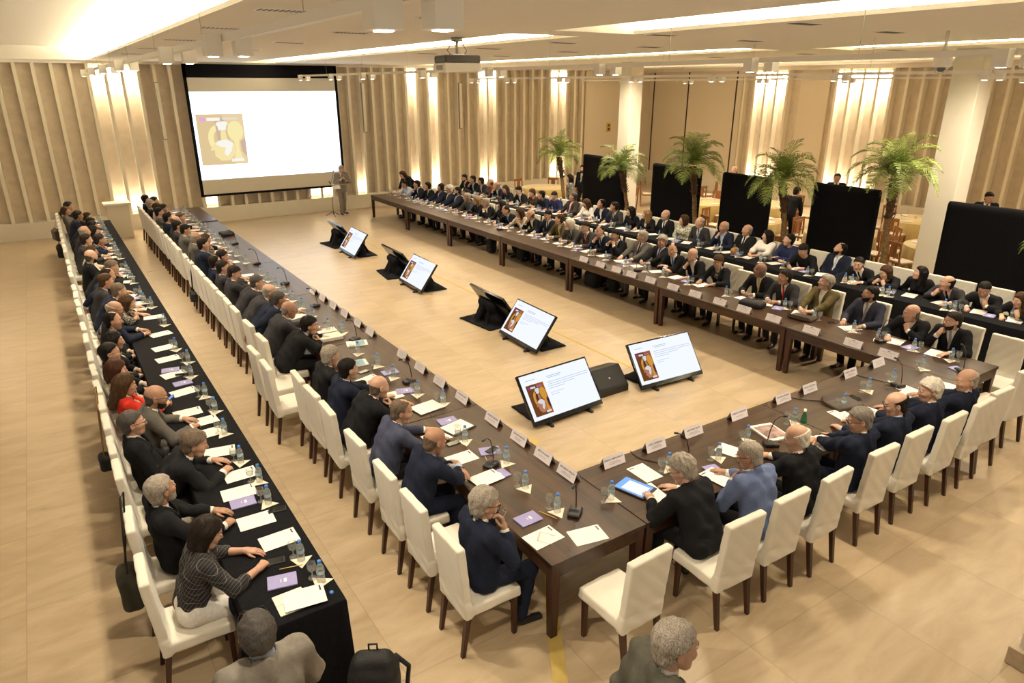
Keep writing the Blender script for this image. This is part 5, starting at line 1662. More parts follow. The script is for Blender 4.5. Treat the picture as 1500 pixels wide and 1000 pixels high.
BOTTLES = {'LB': [(-1.57, 0.83), (-1.62, 1.16), (-1.62, 2.11), (-1.59, 2.53), (-1.65, 3.0), (-1.65, 3.72), (-1.62, 4.35), (-1.63, 4.85), (-1.66, 5.6), (-1.6, 6.15), (-1.66, 6.77), (-1.62, 8.04), (-1.66, 9.18)], 'LW': [(0.44, 2.14), (0.56, 1.52), (0.46, 1.04), (0.48, 0.57), (0.5, 4.6), (0.51, 4.12), (0.54, 3.48), (0.68, 3.08), (0.45, 5.18), (0.59, 6.14)], 'FR': [(1.01, 0.46), (1.82, 0.54), (2.39, 0.41), (2.94, 0.5), (3.71, 0.48), (4.52, 0.4), (5.22, 0.51), (5.74, 0.49), (6.5, 0.52)], 'RW': [(7.09, 0.95), (7.13, 0.46), (7.08, 1.47), (7.12, 1.88), (7.14, 2.57), (7.25, 3.2)], 'RB': [(9.38, 2.75), (9.39, 2.64), (9.45, 1.69), (9.51, 1.56), (9.91, 0.86), (9.65, 3.62), (9.67, 3.49), (9.5, 4.33)]}
CARDS = {'LW': [(0.89, 8.52), (0.89, 8.0), (0.92, 7.46), (0.92, 6.93), (0.9, 6.36), (0.91, 5.86), (0.9, 4.72), (0.9, 4.16), (0.85, 3.61), (0.88, 3.04), (0.89, 2.35), (0.89, 1.82), (0.88, 1.38), (0.87, 0.99)], 'FR': [(1.44, 0.9), (2.01, 0.9), (2.57, 0.91), (3.31, 0.88), (4.1, 0.85), (4.62, 0.74), (5.48, 0.85), (6.13, 0.89)], 'RW': [(6.52, 7.69), (6.48, 7.14), (6.46, 6.64), (6.51, 6.2), (6.53, 5.67), (6.53, 5.08), (6.54, 4.54), (6.49, 3.98), (6.51, 3.47), (6.54, 2.89), (6.56, 2.21), (6.51, 1.53), (6.52, 1.01)]}
WOODITEMS = [('paper', 0.16, 0.34), ('paper', 0.49, 0.16), ('notebook', 0.2, 0.62), ('notebook', 0.37, 1.38), ('paper', 0.24, 1.38), ('notebook', 0.55, 1.82), ('phone', 0.57, 1.81), ('paper', 0.24, 1.86), ('notebook', 0.51, 2.66), ('folder', 0.52, 2.46), ('phone', 0.31, 2.17), ('paper', 0.24, 2.4), ('clipboard', 0.47, 3.09), ('notebook', 0.46, 3.67), ('paper', 0.25, 3.64), ('notebook', 0.55, 4.32), ('paper', 0.23, 4.26), ('phone', 0.27, 4.53), ('booklet', 0.29, 4.85), ('binder', 0.35, 6.02), ('booklet', 0.59, 5.58), ('paper', 0.42, 6.41), ('phone', 0.52, 6.16), ('tablet', 1.31, 0.48), ('paper', 1.59, 0.63), ('paper', 1.39, 0.33), ('notebook', 2.18, 0.27), ('paper', 2.11, 0.17), ('paper', 2.64, 0.45), ('magazine', 3.3, 0.48), ('notepad', 3.54, 0.11), ('paper', 3.55, 0.02), ('paper', 4.36, 0.29), ('leather', 4.62, 0.46), ('paper', 4.73, 0.11), ('phone', 4.92, 0.5), ('paper', 5.69, 0.22), ('paper', 6.22, 0.12), ('notebook', 6.89, 0.24), ('folder', 5.49, 0.12)]
CLOTHITEMS = [('notebook', -1.82, 0.99), ('opennotebook', -1.83, 0.73), ('paper', -1.74, 0.7), ('phone', -1.8, 1.26), ('paper', -1.69, 1.53), ('paper', -1.78, 1.91), ('notebook', -1.81, 2.25), ('paper', -1.8, 2.45), ('paper', -1.71, 2.77), ('phone', -1.58, 1.97), ('paper', -1.78, 3.35), ('paper', -1.78, 3.85), ('paper', -1.78, 4.18), ('paper', -1.89, 4.51), ('paper', -1.82, 5.16), ('notebook', -1.79, 5.44), ('paper', -1.83, 5.82), ('notebook', -1.85, 5.99), ('paper', -1.81, 6.46), ('paper', -1.79, 6.96), ('paper', -1.74, 7.63), ('paper', -1.71, 8.59)]
# ------------------------------------------------------------------ the seated people and their chairs
ROWS = {'LB': (-2.43, -PI / 2, 0.28), 'LW': (-0.40, -PI / 2, 0.40), 'FR': (-0.38, 0.0, 0.38), 'RW': (7.80, PI / 2, 0.32), 'RB': (10.28, PI / 2, 0.24)}
GRP_P = {'LB': 'people at the aisle-side black table', 'LW': 'people at the aisle-side wooden tables', 'FR': 'people at the cross tables', 'RW': 'people at the palm-side wooden tables', 'RB': 'people at the palm-side black table'}
ENDW = {'LB': 'near end', 'LW': 'near end', 'FR': 'aisle end', 'RW': 'near end', 'RB': 'near end'}
def rb_x(y):                                  # the palm-side black table bends slightly
    return float(np.interp(y, [-2, 8, 11, 14, 19], [0, 0, -.11, -.26, -.38]))
def seat_loc(r, a):
    h, rz, te = ROWS[r]
    return (a, h) if r == 'FR' else (h + (rb_x(a) if r == 'RB' else 0), a)
def local_to_world(r, a, x, y):
    sx, sy = seat_loc(r, a); rz = ROWS[r][1]
    return sx + x * math.cos(rz) - y * math.sin(rz), sy + x * math.sin(rz) + y * math.cos(rz)
SKIN = {('RW', 5): 3, ('RW', 4): 2}
for r in ('LB', 'LW', 'FR', 'RW', 'RB'):
    h, rz, te = ROWS[r]
    for i, sp in enumerate(SEATS[r]):
        a, spec = sp[0], list(sp[1:])
        if r == 'FR' and i == 0: spec[0] = 30
        fl = spec[9]
        if r == 'LB' and i == 0: fl += 'k'
        spec[9] = fl
        garment = ('top' if spec[7] == '-' or 'f' in fl else 'suit')
        if spec[6] in ('wh', 'lb', 'cr') and spec[7] == '-': garment = 'shirt' if 'f' not in fl else 'blouse'
        lb = 'person in %s %s, %s, %s from the %s of the %s' % (FABWORD.get(spec[6], spec[6]), garment, POSEWORD[spec[1]], ORD[i], ENDW[r], ROWNAME[r])
        lb = lb.replace('from the ' + ENDW[r] + ' of the ', 'from ' + ENDW[r] + ' of ')
        x, y = seat_loc(r, a)
        hip = None
        if r == 'FR' and i == 0: hip = (0, .10, .58)
        root, info = make_person((x, y, 0), rz, spec, lb, GRP_P[r], True, te, skin=SKIN.get((r, i)), hip=hip)
        if spec[1] == 'specs':
            Rh, Hh = info['Rh'], info['H']
            mb = MB()
            for q in (-1, 1):
                mb.tube([(q * .026 + .02 * math.cos(k), 0, .016 * math.sin(k)) for k in [2 * PI * j / 12 for j in range(13)]], .0022, 4)
                mb.tube([(q * .046, 0, .004), (q * .055, -.11, -.02)], .002, 4)
            mb.tube([(-.008, 0, 0), (.008, 0, 0)], .002, 4)
            hp_ = info['WR'][1] + info['D'][1] * .10
            g_ = mb.build('spectacles', M_STEEL)
            g_.matrix_world = T(x, y, 0) @ RZ(rz) @ Matrix.Translation(Vector([float(v) for v in hp_]) + Vector((-.05, .03, .04))) @ RZ(.5)
            tag(g_, 'wire spectacles held up by the person at the near table corner', 'spectacles')
        if spec[1] == 'phone':
            ph = MB().box(-.036, .036, -.072, .072, -.004, .004).build('phone', M_BLACK, None, .002)
            mid = (info['WR'][1] + info['WR'][-1]) / 2 + (info['D'][1] + info['D'][-1]) * .055
            ph.matrix_world = T(x, y, 0) @ RZ(rz) @ Matrix.Translation(Vector([float(v) for v in mid])) @ RX(.6)
            MB().box(-.032, .032, -.065, .065, .004, .0046).build('screen', emis('phone_blue', (.18, .35, .9), 1.0), ph)
            tag(ph, 'phone with blue screen held by the person in red', 'phone')
    # chairs: one behind every sitter
    ys_ = [s[0] for s in SEATS[r]]
    for i, a in enumerate(ys_):
        x, y = seat_loc(r, a)
        jit = random.uniform(-.015, .015)
        rr = rz + random.uniform(-.04, .04)
        place_chair(x, y + jit, rr, 'white slipcovered chair of the %s sitter from %s of %s' % (ORD[i], ENDW[r], ROWNAME[r]), 'chairs at the ' + ROWNAME[r])
for x, y, rz, lb in [(0.47, -0.30, 0.03, 'empty white slipcovered chair at the near corner of the wooden tables'), (5.95, -0.36, -0.05, 'empty white slipcovered chair next to the last sitter of the cross tables'), (6.92, -0.26, -0.12, 'empty white slipcovered chair alone at the far end of the cross tables'),
                     (-0.62, 5.42, -PI / 2 + .03, 'empty white slipcovered chair pulled back, beside another, at the aisle-side wooden tables'), (-0.62, 4.80, -PI / 2 - .02, 'empty white slipcovered chair with bare seat showing, aisle-side wooden tables'),
                     (-0.40, 1.06, -PI / 2, 'empty white slipcovered chair between the two near sitters of aisle-side wooden tables'),
                     (7.62, 4.50, PI / 2, 'empty white slipcovered chair beside the person with yellow tie, palm-side wooden tables'), (7.70, 0.12, PI / 2 + .05, 'empty white slipcovered chair at the near end of the palm-side wooden tables'),
                     (-0.40, 11.12, -PI / 2, 'empty white slipcovered chair with a black bag hung on it, aisle-side wooden tables')]:
    place_chair(x, y, rz, lb, 'empty white chairs')

# ------------------------------------------------------------------ people who stand, walk or sit apart
def single(loc, rz, spec, label, seated=False, te=.3, hip=None, skin=0):
    return make_person((*loc, 0), rz, spec, label, None, seated, te, skin=skin, hip=hip)
root, info = single((5.86, 20.36), PI + .10, (8, 'stand_mic', 0, -20, 'short', 'gy', 'gr', 'wh', 'nv', ''), 'person in light grey suit standing beside the projection screen, speaking into a microphone')
capm = MB().at(Matrix.Translation(Vector([float(v) for v in (info['H'] + info['Rh'] @ A3(0, -.025, .085))]))).lathe([(.075, 0), (.066, .028), (.035, .045), (.004, .05)], 14)
capm.build('skullcap', mat('blue_grey_cap', (.20, .24, .32), .8), root)
single((8.20, 19.45), PI / 2 + .2, (48, 'reach', 0, -30, 'long', 'br', 'bk', '-', '-', 'f'), 'person in black bending over the far end of the palm-side wooden tables')
single((13.0, 15.75), PI / 2 + .3, (0, 'stand', 10, 0, 'short', 'bk', 'bk', 'pw', '-', 'b'), 'person in black jacket standing at the edge of the far black screen', skin=1)
single((11.15, 14.05), PI / 2 - .6, (2, 'stand', 0, 0, 'long', 'bk', 'bw', '-', '-', 'f'), 'person in speckled lace top walking beside the bending palm')
single((16.3, 11.85), PI / 2, (4, 'stand', 0, -10, 'bald', 'gy', 'bk', 'wh', 'bk', ''), 'waiter in black suit mostly hidden behind the middle black screen')[0].scale = (1.07, 1.07, 1.07)
single((14.4, 8.35), -PI / 2, (22, 'reach', 0, -20, 'short', 'bk', 'bk', '-', '-', ''), 'waiter in black bending over a gold table behind the arching palm')
single((17.3, 8.85), PI / 2 + .5, (0, 'stand', 0, 0, 'short', 'dk', 'bk', 'wh', 'bk', ''), 'waiter in black suit standing in front of the brightly lit wall bays', skin=2)[0].scale = (1.06, 1.06, 1.06)
single((17.15, 4.6), PI / 2 + .6, (13, 'reach', 10, -20, 'short', 'bk', 'bk', 'wh', 'bk', 'g'), 'waiter in black suit leaning forward behind the near black screen', skin=2)[0].scale = (1.06, 1.06, 1.06)
# walking past in front, only head and shoulders in the picture
WK = single((-0.60, -1.70), -PI / 2 - .25, (4, 'stand', -6, -6, 'short', 'gy', 'og', 'wh', '-', ''), 'person in olive grey suit walking past the near table corner', skin=1)
WK[0].scale = (1.05, 1.05, 1.05)
# seated at the end of the black table, looking up
EM = single((-2.22, -0.14), 0.12, (-3, 'lap', -12, 30, 'short', 'dg', 'gr', 'lb', '-', 'g'), 'person in light grey jacket at the end of the aisle-side black table, looking up', True, .5, skin=0)
EM[0].scale = (1.12, 1.12, 1.12)
place_chair(-2.22, -0.16, 0.12, 'white slipcovered chair at the end of the aisle-side black table', 'chairs at the aisle-side black table')

# ------------------------------------------------------------------ things on the tables
PAPERS = {}
def make_prop(kind):
    """unit things with their parts, built around the table top height 0"""
    if kind == 'paper':
        t = MB().box(-.105, .105, -.1485, .1485, .0005, .0025).build('paper_sheet', M_PAPER)
        mb = MB().box(-.09, -.03, .115, .128, .0026, .0030); mb.build('letterhead', M_DARKINK, t)
        mb = MB()
        for i in range(5):
            mb.box(-.085, .06 - .04 * (i % 3), .07 - .022 * i, .072 - .022 * i, .0026, .0029)
        mb.build('print', M_INK, t)
    elif kind == 'notebook':
        t = MB().box(-.078, .078, -.108, .108, .0005, .012).build('notebook', M_LILAC, None, .002)
        MB().box(-.022, .022, .012, .034, .0121, .0126).box(-.018, .018, -.012, -.007, .0121, .0125).build('cover_print', M_PAPER, t)
    elif kind == 'booklet':
        t = MB().box(-.11, .11, -.15, .15, .0005, .016).build('booklet', M_PAPER, None, .002)
        MB().box(-.10, .10, -.02, .11, .0161, .0166).build('cover_picture', mat('teal_print', (.20, .36, .42), .5, var=.4, scale=9), t)
    elif kind == 'folder':
        t = MB().box(-.13, .13, -.17, .17, .0005, .016).build('document_folder', M_BLACK, None, .004)
        MB().box(-.112, .112, -.15, .15, .016, .020).build('document', M_PAPER, t)
        MB().box(-.06, .03, -.02, .05, .0201, .0206).build('printed_block', M_INK, t)
    elif kind == 'clipboard':
        t = MB().box(-.13, .13, -.17, .17, .0005, .010).build('clipboard', M_BLACK, None, .004)
        MB().box(-.125, .125, -.165, .165, .010, .018).build('document', M_PAPER, t)
    elif kind == 'phone':
        t = MB().box(-.038, .038, -.075, .075, .0005, .010).build('phone', M_BLACK, None, .003)
        MB().box(-.034, .034, -.066, .066, .0101, .0106).build('screen', M_GLOSSBLACK, t)
    elif kind == 'binder':
        t = MB().box(-.12, .12, -.16, .16, .0005, .045).build('paper_binder', M_PAPER, None, .004)
        MB().box(-.122, .122, -.162, .162, .0455, .048).build('cover', M_NAPKIN, t)
    elif kind == 'tablet':
        t = MB().box(-.125, .125, -.175, .175, .0005, .014).build('tablet', M_BLACK, None, .005)
        MB().box(-.108, .108, -.15, .15, .0141, .0147).build('screen', emis('tablet_blue', (.22, .42, .95), 1.05), t)
        MB().box(-.085, .075, -.13, .09, .0148, .0152).build('page', emis('tablet_page', (.75, .85, 1.0), 1.1), t)
    elif kind == 'magazine':
        t = MB().box(-.14, .14, -.18, .18, .0005, .022).build('magazine', M_PAPER, None, .003)
        MB().box(-.12, .12, -.14, .14, .0221, .0226).build('cover_picture', mat('magazine_print', (.30, .20, .18), .4, var=.7, scale=14), t)
    elif kind == 'notepad':
        t = MB().box(-.085, .085, -.11, .11, .0005, .012).build('notepad', mat('cream_page', (.78, .68, .44), .8), None, .001)
    elif kind == 'opennotebook':
        t = MB().box(-.115, .0, -.11, .11, .0005, .012).box(.0, .115, -.11, .11, .0005, .010).build('open_notebook', mat('ivory_page', (.80, .76, .64), .8), None, .004)
        MB().tube([(.03, -.06, .016), (.07, .05, .016)], .0045, 6).build('pen', M_BLACK, t)
    elif kind == 'leather':
        t = MB().add([(-.20, -.14, .001), (.20, -.14, .001), (.20, .14, .001), (-.20, .14, .001), (-.19, -.12, .03), (.19, -.12, .03), (.20, .13, .035), (-.20, .13, .035)],
                     [(0, 3, 2, 1), (4, 5, 6, 7), (0, 1, 5, 4), (1, 2, 6, 5), (2, 3, 7, 6), (3, 0, 4, 7)]).build('leather_folder', M_LEATHER, None, .008)
        MB().add([(-.20, .10, .034), (.20, .10, .034), (.17, .16, .075), (-.17, .16, .075), (.19, .17, .03), (-.19, .17, .03)], [(0, 1, 2, 3), (3, 2, 4, 5), (0, 3, 5), (1, 4, 2)]).build('flap', M_LEATHER, t)
    return t
_props = {}
_n = {}
KINDW = {'paper': 'sheet of paper', 'notebook': 'lilac notebook', 'booklet': 'booklet with teal cover', 'folder': 'black folder with papers', 'clipboard': 'white document on black board', 'phone': 'black phone', 'binder': 'thick white paper binder',
         'tablet': 'tablet computer with glowing blue screen', 'magazine': 'colour magazine', 'notepad': 'cream notepad', 'opennotebook': 'open ivory notebook with black pen', 'leather': 'dark brown leather folder'}
KCAT = {'paper': 'paper', 'notebook': 'notebook', 'booklet': 'booklet', 'folder': 'folder', 'clipboard': 'clipboard', 'phone': 'phone', 'binder': 'binder', 'tablet': 'tablet', 'magazine': 'magazine', 'notepad': 'notepad', 'opennotebook': 'notebook', 'leather': 'folder'}
ITEMS = []                                     # (row, kind, x, y, rz)
for k, x, y in WOODITEMS:
    r = 'LW' if x < 1.02 else 'FR'
    ITEMS.append([r, k, x, y, (-PI / 2 if r == 'LW' else 0) + random.uniform(-.35, .35)])
for k, x, y in CLOTHITEMS:
    ITEMS.append(['LB', k, x, y, -PI / 2 + random.uniform(-.3, .3)])
LIM = {'LW': 6.6, 'LB': 8.8, 'FR': 99, 'RW': 0, 'RB': 0}
for r in ('LB', 'LW', 'RW', 'RB'):
    for i, sp in enumerate(SEATS[r]):
        a = sp[0]
        if a < LIM[r]: continue
        te = ROWS[r][2]
        x, y = local_to_world(r, a, random.uniform(-.05, .08), te + .22 + random.uniform(-.02, .04))
        ITEMS.append([r, 'paper', x, y, ROWS[r][1] + random.uniform(-.5, .5)])
        if i % 3 == 1:
            x, y = local_to_world(r, a, -.24, te + .30); ITEMS.append([r, 'notebook', x, y, ROWS[r][1] + random.uniform(-.4, .4)])
        if i % 4 == 2:
            x, y = local_to_world(r, a, .25, te + .22); ITEMS.append([r, 'phone', x, y, ROWS[r][1] + random.uniform(-.6, .6)])
ITEMS.sort(key=lambda q: (q[0], q[1], q[2] if q[0] == 'FR' else q[3]))
_tops = []
for r, k, x, y, rz in ITEMS:
    z = TH + (.02 if r == 'LW' and y > 17 else 0)
    for (a, b, c, hh) in _tops:
        if abs(a - x) < .16 and abs(b - y) < .16: z = max(z, c + hh)
    hh = {'paper': .003, 'notebook': .0127, 'booklet': .017, 'folder': .021, 'clipboard': .019, 'phone': .011, 'binder': .049, 'tablet': .016, 'magazine': .023, 'notepad': .0125, 'opennotebook': .021, 'leather': .08}[k]
    _tops.append((x, y, z, hh))
    n_ = _n.get((r, k), 0); _n[(r, k)] = n_ + 1
    lb = '%s, %s from %s of %s' % (KINDW[k], ORD[n_], ENDW[r], ROWNAME[r])
    gp = KINDW[k].split(' with')[0] + 's on the ' + ROWNAME[r]
    if k not in _props:
        t = make_prop(k); _props[k] = t; t.location = (x, y, z); t.rotation_euler = (0, 0, rz)
        t['label'] = lb; t['group'] = gp; t['category'] = KCAT[k]
    else:
        dup(_props[k], (x, y, z), rz, lb, gp)

# bottles, glasses and napkins
def make_bottle():
    t = MB().lathe([(.024, 0), (.031, .004), (.031, .012), (.029, .018), (.031, .024), (.031, .060), (.028, .066), (.031, .072), (.031, .115), (.028, .135), (.015, .160), (.0135, .172)], 14, False).build('water_bottle', M_PET)
    MB().lathe([(.0155, .168), (.0155, .188), (.013, .190), (.001, .190)], 12, False).build('cap', M_CAPBLUE, t)
    MB().lathe([(.0314, .078), (.0314, .110)], 14, False).build('label', M_LABEL, t)
    t['category'] = 'bottle'
    return t
BOT0 = make_bottle()
GL0 = MB().lathe([(.001, .002), (.034, .002), (.033, .005), (.006, .010), (.005, .055), (.010, .062), (.030, .080), (.036, .105), (.033, .142)], 14, False).build('goblet', M_GLASS); GL0['category'] = 'glass'
MB().lathe([(.006, .066), (.028, .084), (.0335, .102), (.001, .102)], 12, False).build('water', glass_mat('water', (.93, .96, .96), .93), GL0)
NAP0 = MB().add([(-.075, -.05, .0005), (.085, -.06, .0005), (.02, .09, .0005), (-.075, -.05, .003), (.085, -.06, .003), (.02, .09, .003)], [(0, 2, 1), (3, 4, 5), (0, 1, 4, 3), (1, 2, 5, 4), (2, 0, 3, 5)]).build('paper_napkin', M_NAPKIN); NAP0['category'] = 'napkin'
_first = [True]
def drink_set(r, i, x, y, ga):
    z = TH + (.02 if r == 'LW' and y > 17 else 0)
    w = '%s from %s of %s' % (ORD[i], ENDW[r], ROWNAME[r])
    gx, gy = x + .085 * math.cos(ga), y + .085 * math.sin(ga)
    for o, lx, ly, lb, gp, dz in ((BOT0, x, y, 'small water bottle with blue cap, ' + w, 'water bottles on the ', .003), (GL0, gx, gy, 'clear water goblet, ' + w, 'goblets on the ', 0), (NAP0, x, y, 'cream paper napkin under a bottle, ' + w, 'napkins on the ', 0)):
        rz = random.uniform(0, 6.28) if o is not NAP0 else random.uniform(-.6, .6) + ROWS[r][1]
        if _first[0] is True or o['category'] not in _first[0]:
            _first[0] = ([] if _first[0] is True else _first[0]) + [o['category']]
            o.location = (lx, ly, z + dz); o.rotation_euler = (0, 0, rz); o['label'] = lb; o['group'] = gp + ROWNAME[r]
        else:
            dup(o, (lx, ly, z + dz), rz, lb, gp + ROWNAME[r])
for r in ('LB', 'LW', 'FR', 'RW', 'RB'):
    L = [tuple(b) for b in BOTTLES[r]]
    L = [(min(max(x, -2.1), -1.53), y) if r == 'LB' else (min(max(x, 9.42 + rb_x(y)), 9.95 + rb_x(y)), y) if r == 'RB' else (x, y) for x, y in L]
    lim = max(b[1] for b in L) + .35 if r != 'FR' else 99
    if r != 'FR':
        for sp in SEATS[r]:
            if sp[0] > lim:
                te = ROWS[r][2]
                x, y = local_to_world(r, sp[0], .20 + random.uniform(-.03, .03), te + (.46 if r in ('LW', 'RW') else .42))
                L.append((x, y))
    L.sort(key=lambda q: q[0] if r == 'FR' else q[1])
    ga = {'LB': 2.2, 'LW': 2.0, 'FR': 2.9, 'RW': -.9, 'RB': -1.0}[r]
    for i, (x, y) in enumerate(L):
        drink_set(r, i, x, y, ga + random.uniform(-.3, .3))
g = MB().lathe([(.028, 0), (.035, .005), (.035, .09), (.030, .13), (.015, .19), (.0135, .215)], 14, False).build('mineral_water_bottle', M_GREENGLASS, None, loc=(3.70, .36, TH))
MB().lathe([(.0155, .205), (.0155, .232), (.001, .233)], 10, False).build('cap', M_WHITE, g)
MB().lathe([(.0354, .03), (.0354, .07)], 14, False).build('label', mat('green_label', (.35, .5, .3), .5), g)
tag(g, 'green glass mineral water bottle beside the clear bottle on the cross tables', 'bottle')

# pencils, loose cap, spectacles
def pencil(x0, y0, x1, y1, lb):
    v = Vector((x1 - x0, y1 - y0, 0)); t = MB().tube([(0, 0, .005), (v.x, v.y, .005)], .0038, 6).build('pencil', M_PENCIL, None, loc=(x0, y0, TH))
    MB().tube([(v.x, v.y, .005), (v.x * 1.07, v.y * 1.07, .005)], .0038, 6, .0008).build('tip', mat('pencil_tip', (.55, .40, .24), .7), t)
    tag(t, lb, 'pencil', 'yellow pencils on the tables')
pencil(-1.80, 1.14, -1.64, 1.10, 'yellow pencil between phone and lilac notebook on the aisle-side black table')
pencil(.35, .66, .41, .49, 'yellow pencil beside the lilac notebook at the near table corner')
pencil(.42, 1.66, .47, 1.80, 'yellow pencil beside the second microphone on the aisle-side wooden tables')
pencil(2.66, .36, 2.80, .30, 'yellow pencil by the hands of the white-haired sitter, cross tables')
pencil(4.22, .22, 4.40, .30, 'yellow pencil lying on a paper sheet near the green bottle')
c = MB().lathe([(.0155, 0), (.0155, .014), (.012, .016), (.001, .016)], 14, False).build('bottle_cap', M_CAPBLUE, None, loc=(-1.55, .66, TH)); tag(c, 'loose blue bottle cap at the near corner of the aisle-side black table', 'bottle cap')
def specs_on(x, y, z, rz, m, lb):
    mb = MB()
    for q in (-1, 1):
        mb.tube([(q * .034 + .023 * math.cos(k), .004 * 0, .019 + .018 * math.sin(k)) for k in [2 * PI * j / 12 for j in range(13)]], .0018, 4)
        mb.tube([(q * .058, 0, .022), (q * .064, .13, .004)], .0018, 4)
    mb.tube([(-.011, 0, .022), (.011, 0, .022)], .0018, 4)
    o = mb.build('spectacles', m, None, loc=(x, y, z), rot=(0, 0, rz)); tag(o, lb, 'spectacles')
specs_on(.12, .35, TH + .0035, -2.4, M_STEEL, 'wire spectacles lying on the paper at the near table corner')
specs_on(.40, 2.86, TH + .003, -1.9, M_BLACK, 'black spectacles lying on white papers of the aisle-side wooden tables')
specs_on(5.62, .38, TH + .003, .4, M_STEEL, 'wire spectacles lying on papers near the end of the cross tables')

# name cards
TXT = {'LW': ['EDUARDO PRADO\nPresidente da Fiemt\nVice-Presidente da CNI', 'BETO STUDART\nPresidente da Fiec', 'EDILSON BALDEZ\nPresidente da Fiema\nDiretor da CNI', 'ROBERTO MUNIZ\nPresidente da Findes', 'JOSÉ ADRIANO RIBEIRO\nPresidente da Fieac'],
       'FR': ['EDSON CAMPAGNOLO\nPresidente da Fiep\nVice-Presidente da CNI', 'JOSÉ CONRADO\nPresidente da Fiepa\nVice-Presidente da CNI', 'ANTÔNIO SILVA\nPresidente da Fieam\n2º Vice-Presidente da CNI', 'ROBSON ANDRADE\nPresidente da CNI', 'FRANCISCO GADELHA\nPresidente da Fiep\n1º Diretor Financeiro da CNI', 'GLAUCO JOSÉ CÔRTE\nPresidente da Fiesc\nVice-Presidente da CNI', 'FLAVIO AZEVEDO\nPresidente da Fiern\nVice-Presidente da CNI']}
for r in ('LW', 'FR', 'RW'):
    L = sorted(CARDS[r], key=lambda q: q[0] if r == 'FR' else q[1])
    for i, (x, y) in enumerate(L):
        if r == 'LW': x = .93; rz = -PI / 2
        elif r == 'FR': y = .93 if x > 1 else y; rz = 0
        else: x = 6.56; rz = -PI / 2
        hw_, hh, dd = .135, .105, .045
        mb = MB()
        for s in (-1, 1):
            mb.add([(-hw_, s * dd, 0), (hw_, s * dd, 0), (hw_, s * .001, hh), (-hw_, s * .001, hh), (-hw_, s * (dd - .003), 0), (hw_, s * (dd - .003), 0), (hw_, 0, hh - .004), (-hw_, 0, hh - .004)],
                   [(0, 1, 2, 3), (7, 6, 5, 4), (0, 3, 7, 4), (1, 5, 6, 2)] if s < 0 else [(3, 2, 1, 0), (4, 5, 6, 7), (4, 7, 3, 0), (2, 6, 5, 1)])
        t = mb.build('name_card', M_CARD, None, loc=(x, y, TH), rot=(0, 0, rz))
        tag(t, 'folded white name card, %s from %s of %s' % (ORD[i], ENDW[r], ROWNAME[r]), 'name card', 'name cards on the ' + ROWNAME[r])
        A = T(0, -dd * .5 - .0008, hh * .5) @ RX(PI / 2 - math.atan2(dd, hh))
        if i < len(TXT.get(r, [])):
            ln = TXT[r][i].split('\n')
            text_obj('name', ln[0], min(.026, .25 / (len(ln[0]) * .68)), M_DARKINK, t, A @ T(0, .020, .0004), bold=.0006)
            if len(ln) > 1: text_obj('title', '\n'.join(ln[1:]), .0155, M_DARKINK, t, A @ T(0, -.018, .0004))
        else:
            mb = MB().at(A)
            for (w_, yy, th_) in ((.085, .018, .009), (.06, -.006, .005), (.07, -.022, .005)):
                mb.box(-w_, w_, yy - th_ / 2, yy + th_ / 2, 0, .0006)
            mb.build('print', M_INK, t)
            if r == 'RW': MB().at(A).box(-.022, .022, .034, .042, 0, .0006).build('blue_print', mat('blue_ink', (.12, .16, .42), .7), t)

# desk microphones
for x, y, rz, lb in [(.59, .46, -.9, 'gooseneck microphone at the near table corner'), (.40, 1.56, -1.2, 'gooseneck microphone beside the phone on a lilac notebook'), (.62, 3.89, -1.5, 'gooseneck microphone, third along the aisle-side wooden tables'), (.62, 5.75, -1.3, 'gooseneck microphone, fourth along the aisle-side wooden tables'),
                     (.68, 7.71, -1.4, 'gooseneck microphone, fifth along the aisle-side wooden tables'), (.66, 9.4, -1.3, 'gooseneck microphone, sixth along the aisle-side wooden tables'), (.62, 11.3, -1.5, 'gooseneck microphone, seventh along the aisle-side wooden tables'), (.7, 13.6, -1.5, 'gooseneck microphone, eighth along the aisle-side wooden tables'),
                     (2.02, .52, -2.5, 'gooseneck microphone in front of the person in bright blue'), (5.69, .40, 2.9, 'gooseneck microphone toward the palm end of the cross tables'), (6.86, .20, 2.5, 'gooseneck microphone at the outer corner of the palm-side wooden tables'), (7.06, 1.41, 1.3, 'gooseneck microphone, second along the palm-side wooden tables'),
                     (6.95, 6.45, 1.4, 'gooseneck microphone, third along the palm-side wooden tables'), (6.9, 11.6, 1.6, 'gooseneck microphone near the far half of palm-side wooden tables'), (3.08, .30, 1.0, 'gooseneck microphone beside the magazine on the cross tables')]:
    goose_mic(x, y, rz, lb, 'desk microphones')
def cable(pts, lb):
    P_ = [Vector(p) for p in pts]; out_ = []
    for i in range(len(P_) - 1):
        p0, p1, p2, p3 = P_[max(i - 1, 0)], P_[i], P_[i + 1], P_[min(i + 2, len(P_) - 1)]
        for k in range(8):
            s = k / 8
            out_.append(.5 * ((2 * p1) + (p2 - p0) * s + (2 * p0 - 5 * p1 + 4 * p2 - p3) * s * s + (3 * p1 - p0 - 3 * p2 + p3) * s ** 3))
    out_.append(P_[-1])
    tag(MB().tube(out_, .005, 5).build('microphone_cable', M_BLACK), lb, 'cable', 'microphone cables')
z = TH + .006
cable([(1.76, 1.02, z), (1.74, .85, z), (1.86, .66, z), (2.02, .46, z)], 'black microphone cable by the first name card of the cross tables')
cable([(5.58, 1.02, z), (5.60, .8, z), (5.66, .6, z), (5.70, .36, z)], 'black microphone cable toward the palm end of the cross tables')
cable([(4.25, 1.02, z), (4.30, .86, z), (4.42, .72, z), (4.55, .62, z)], 'black microphone cable running to the brown leather folder')

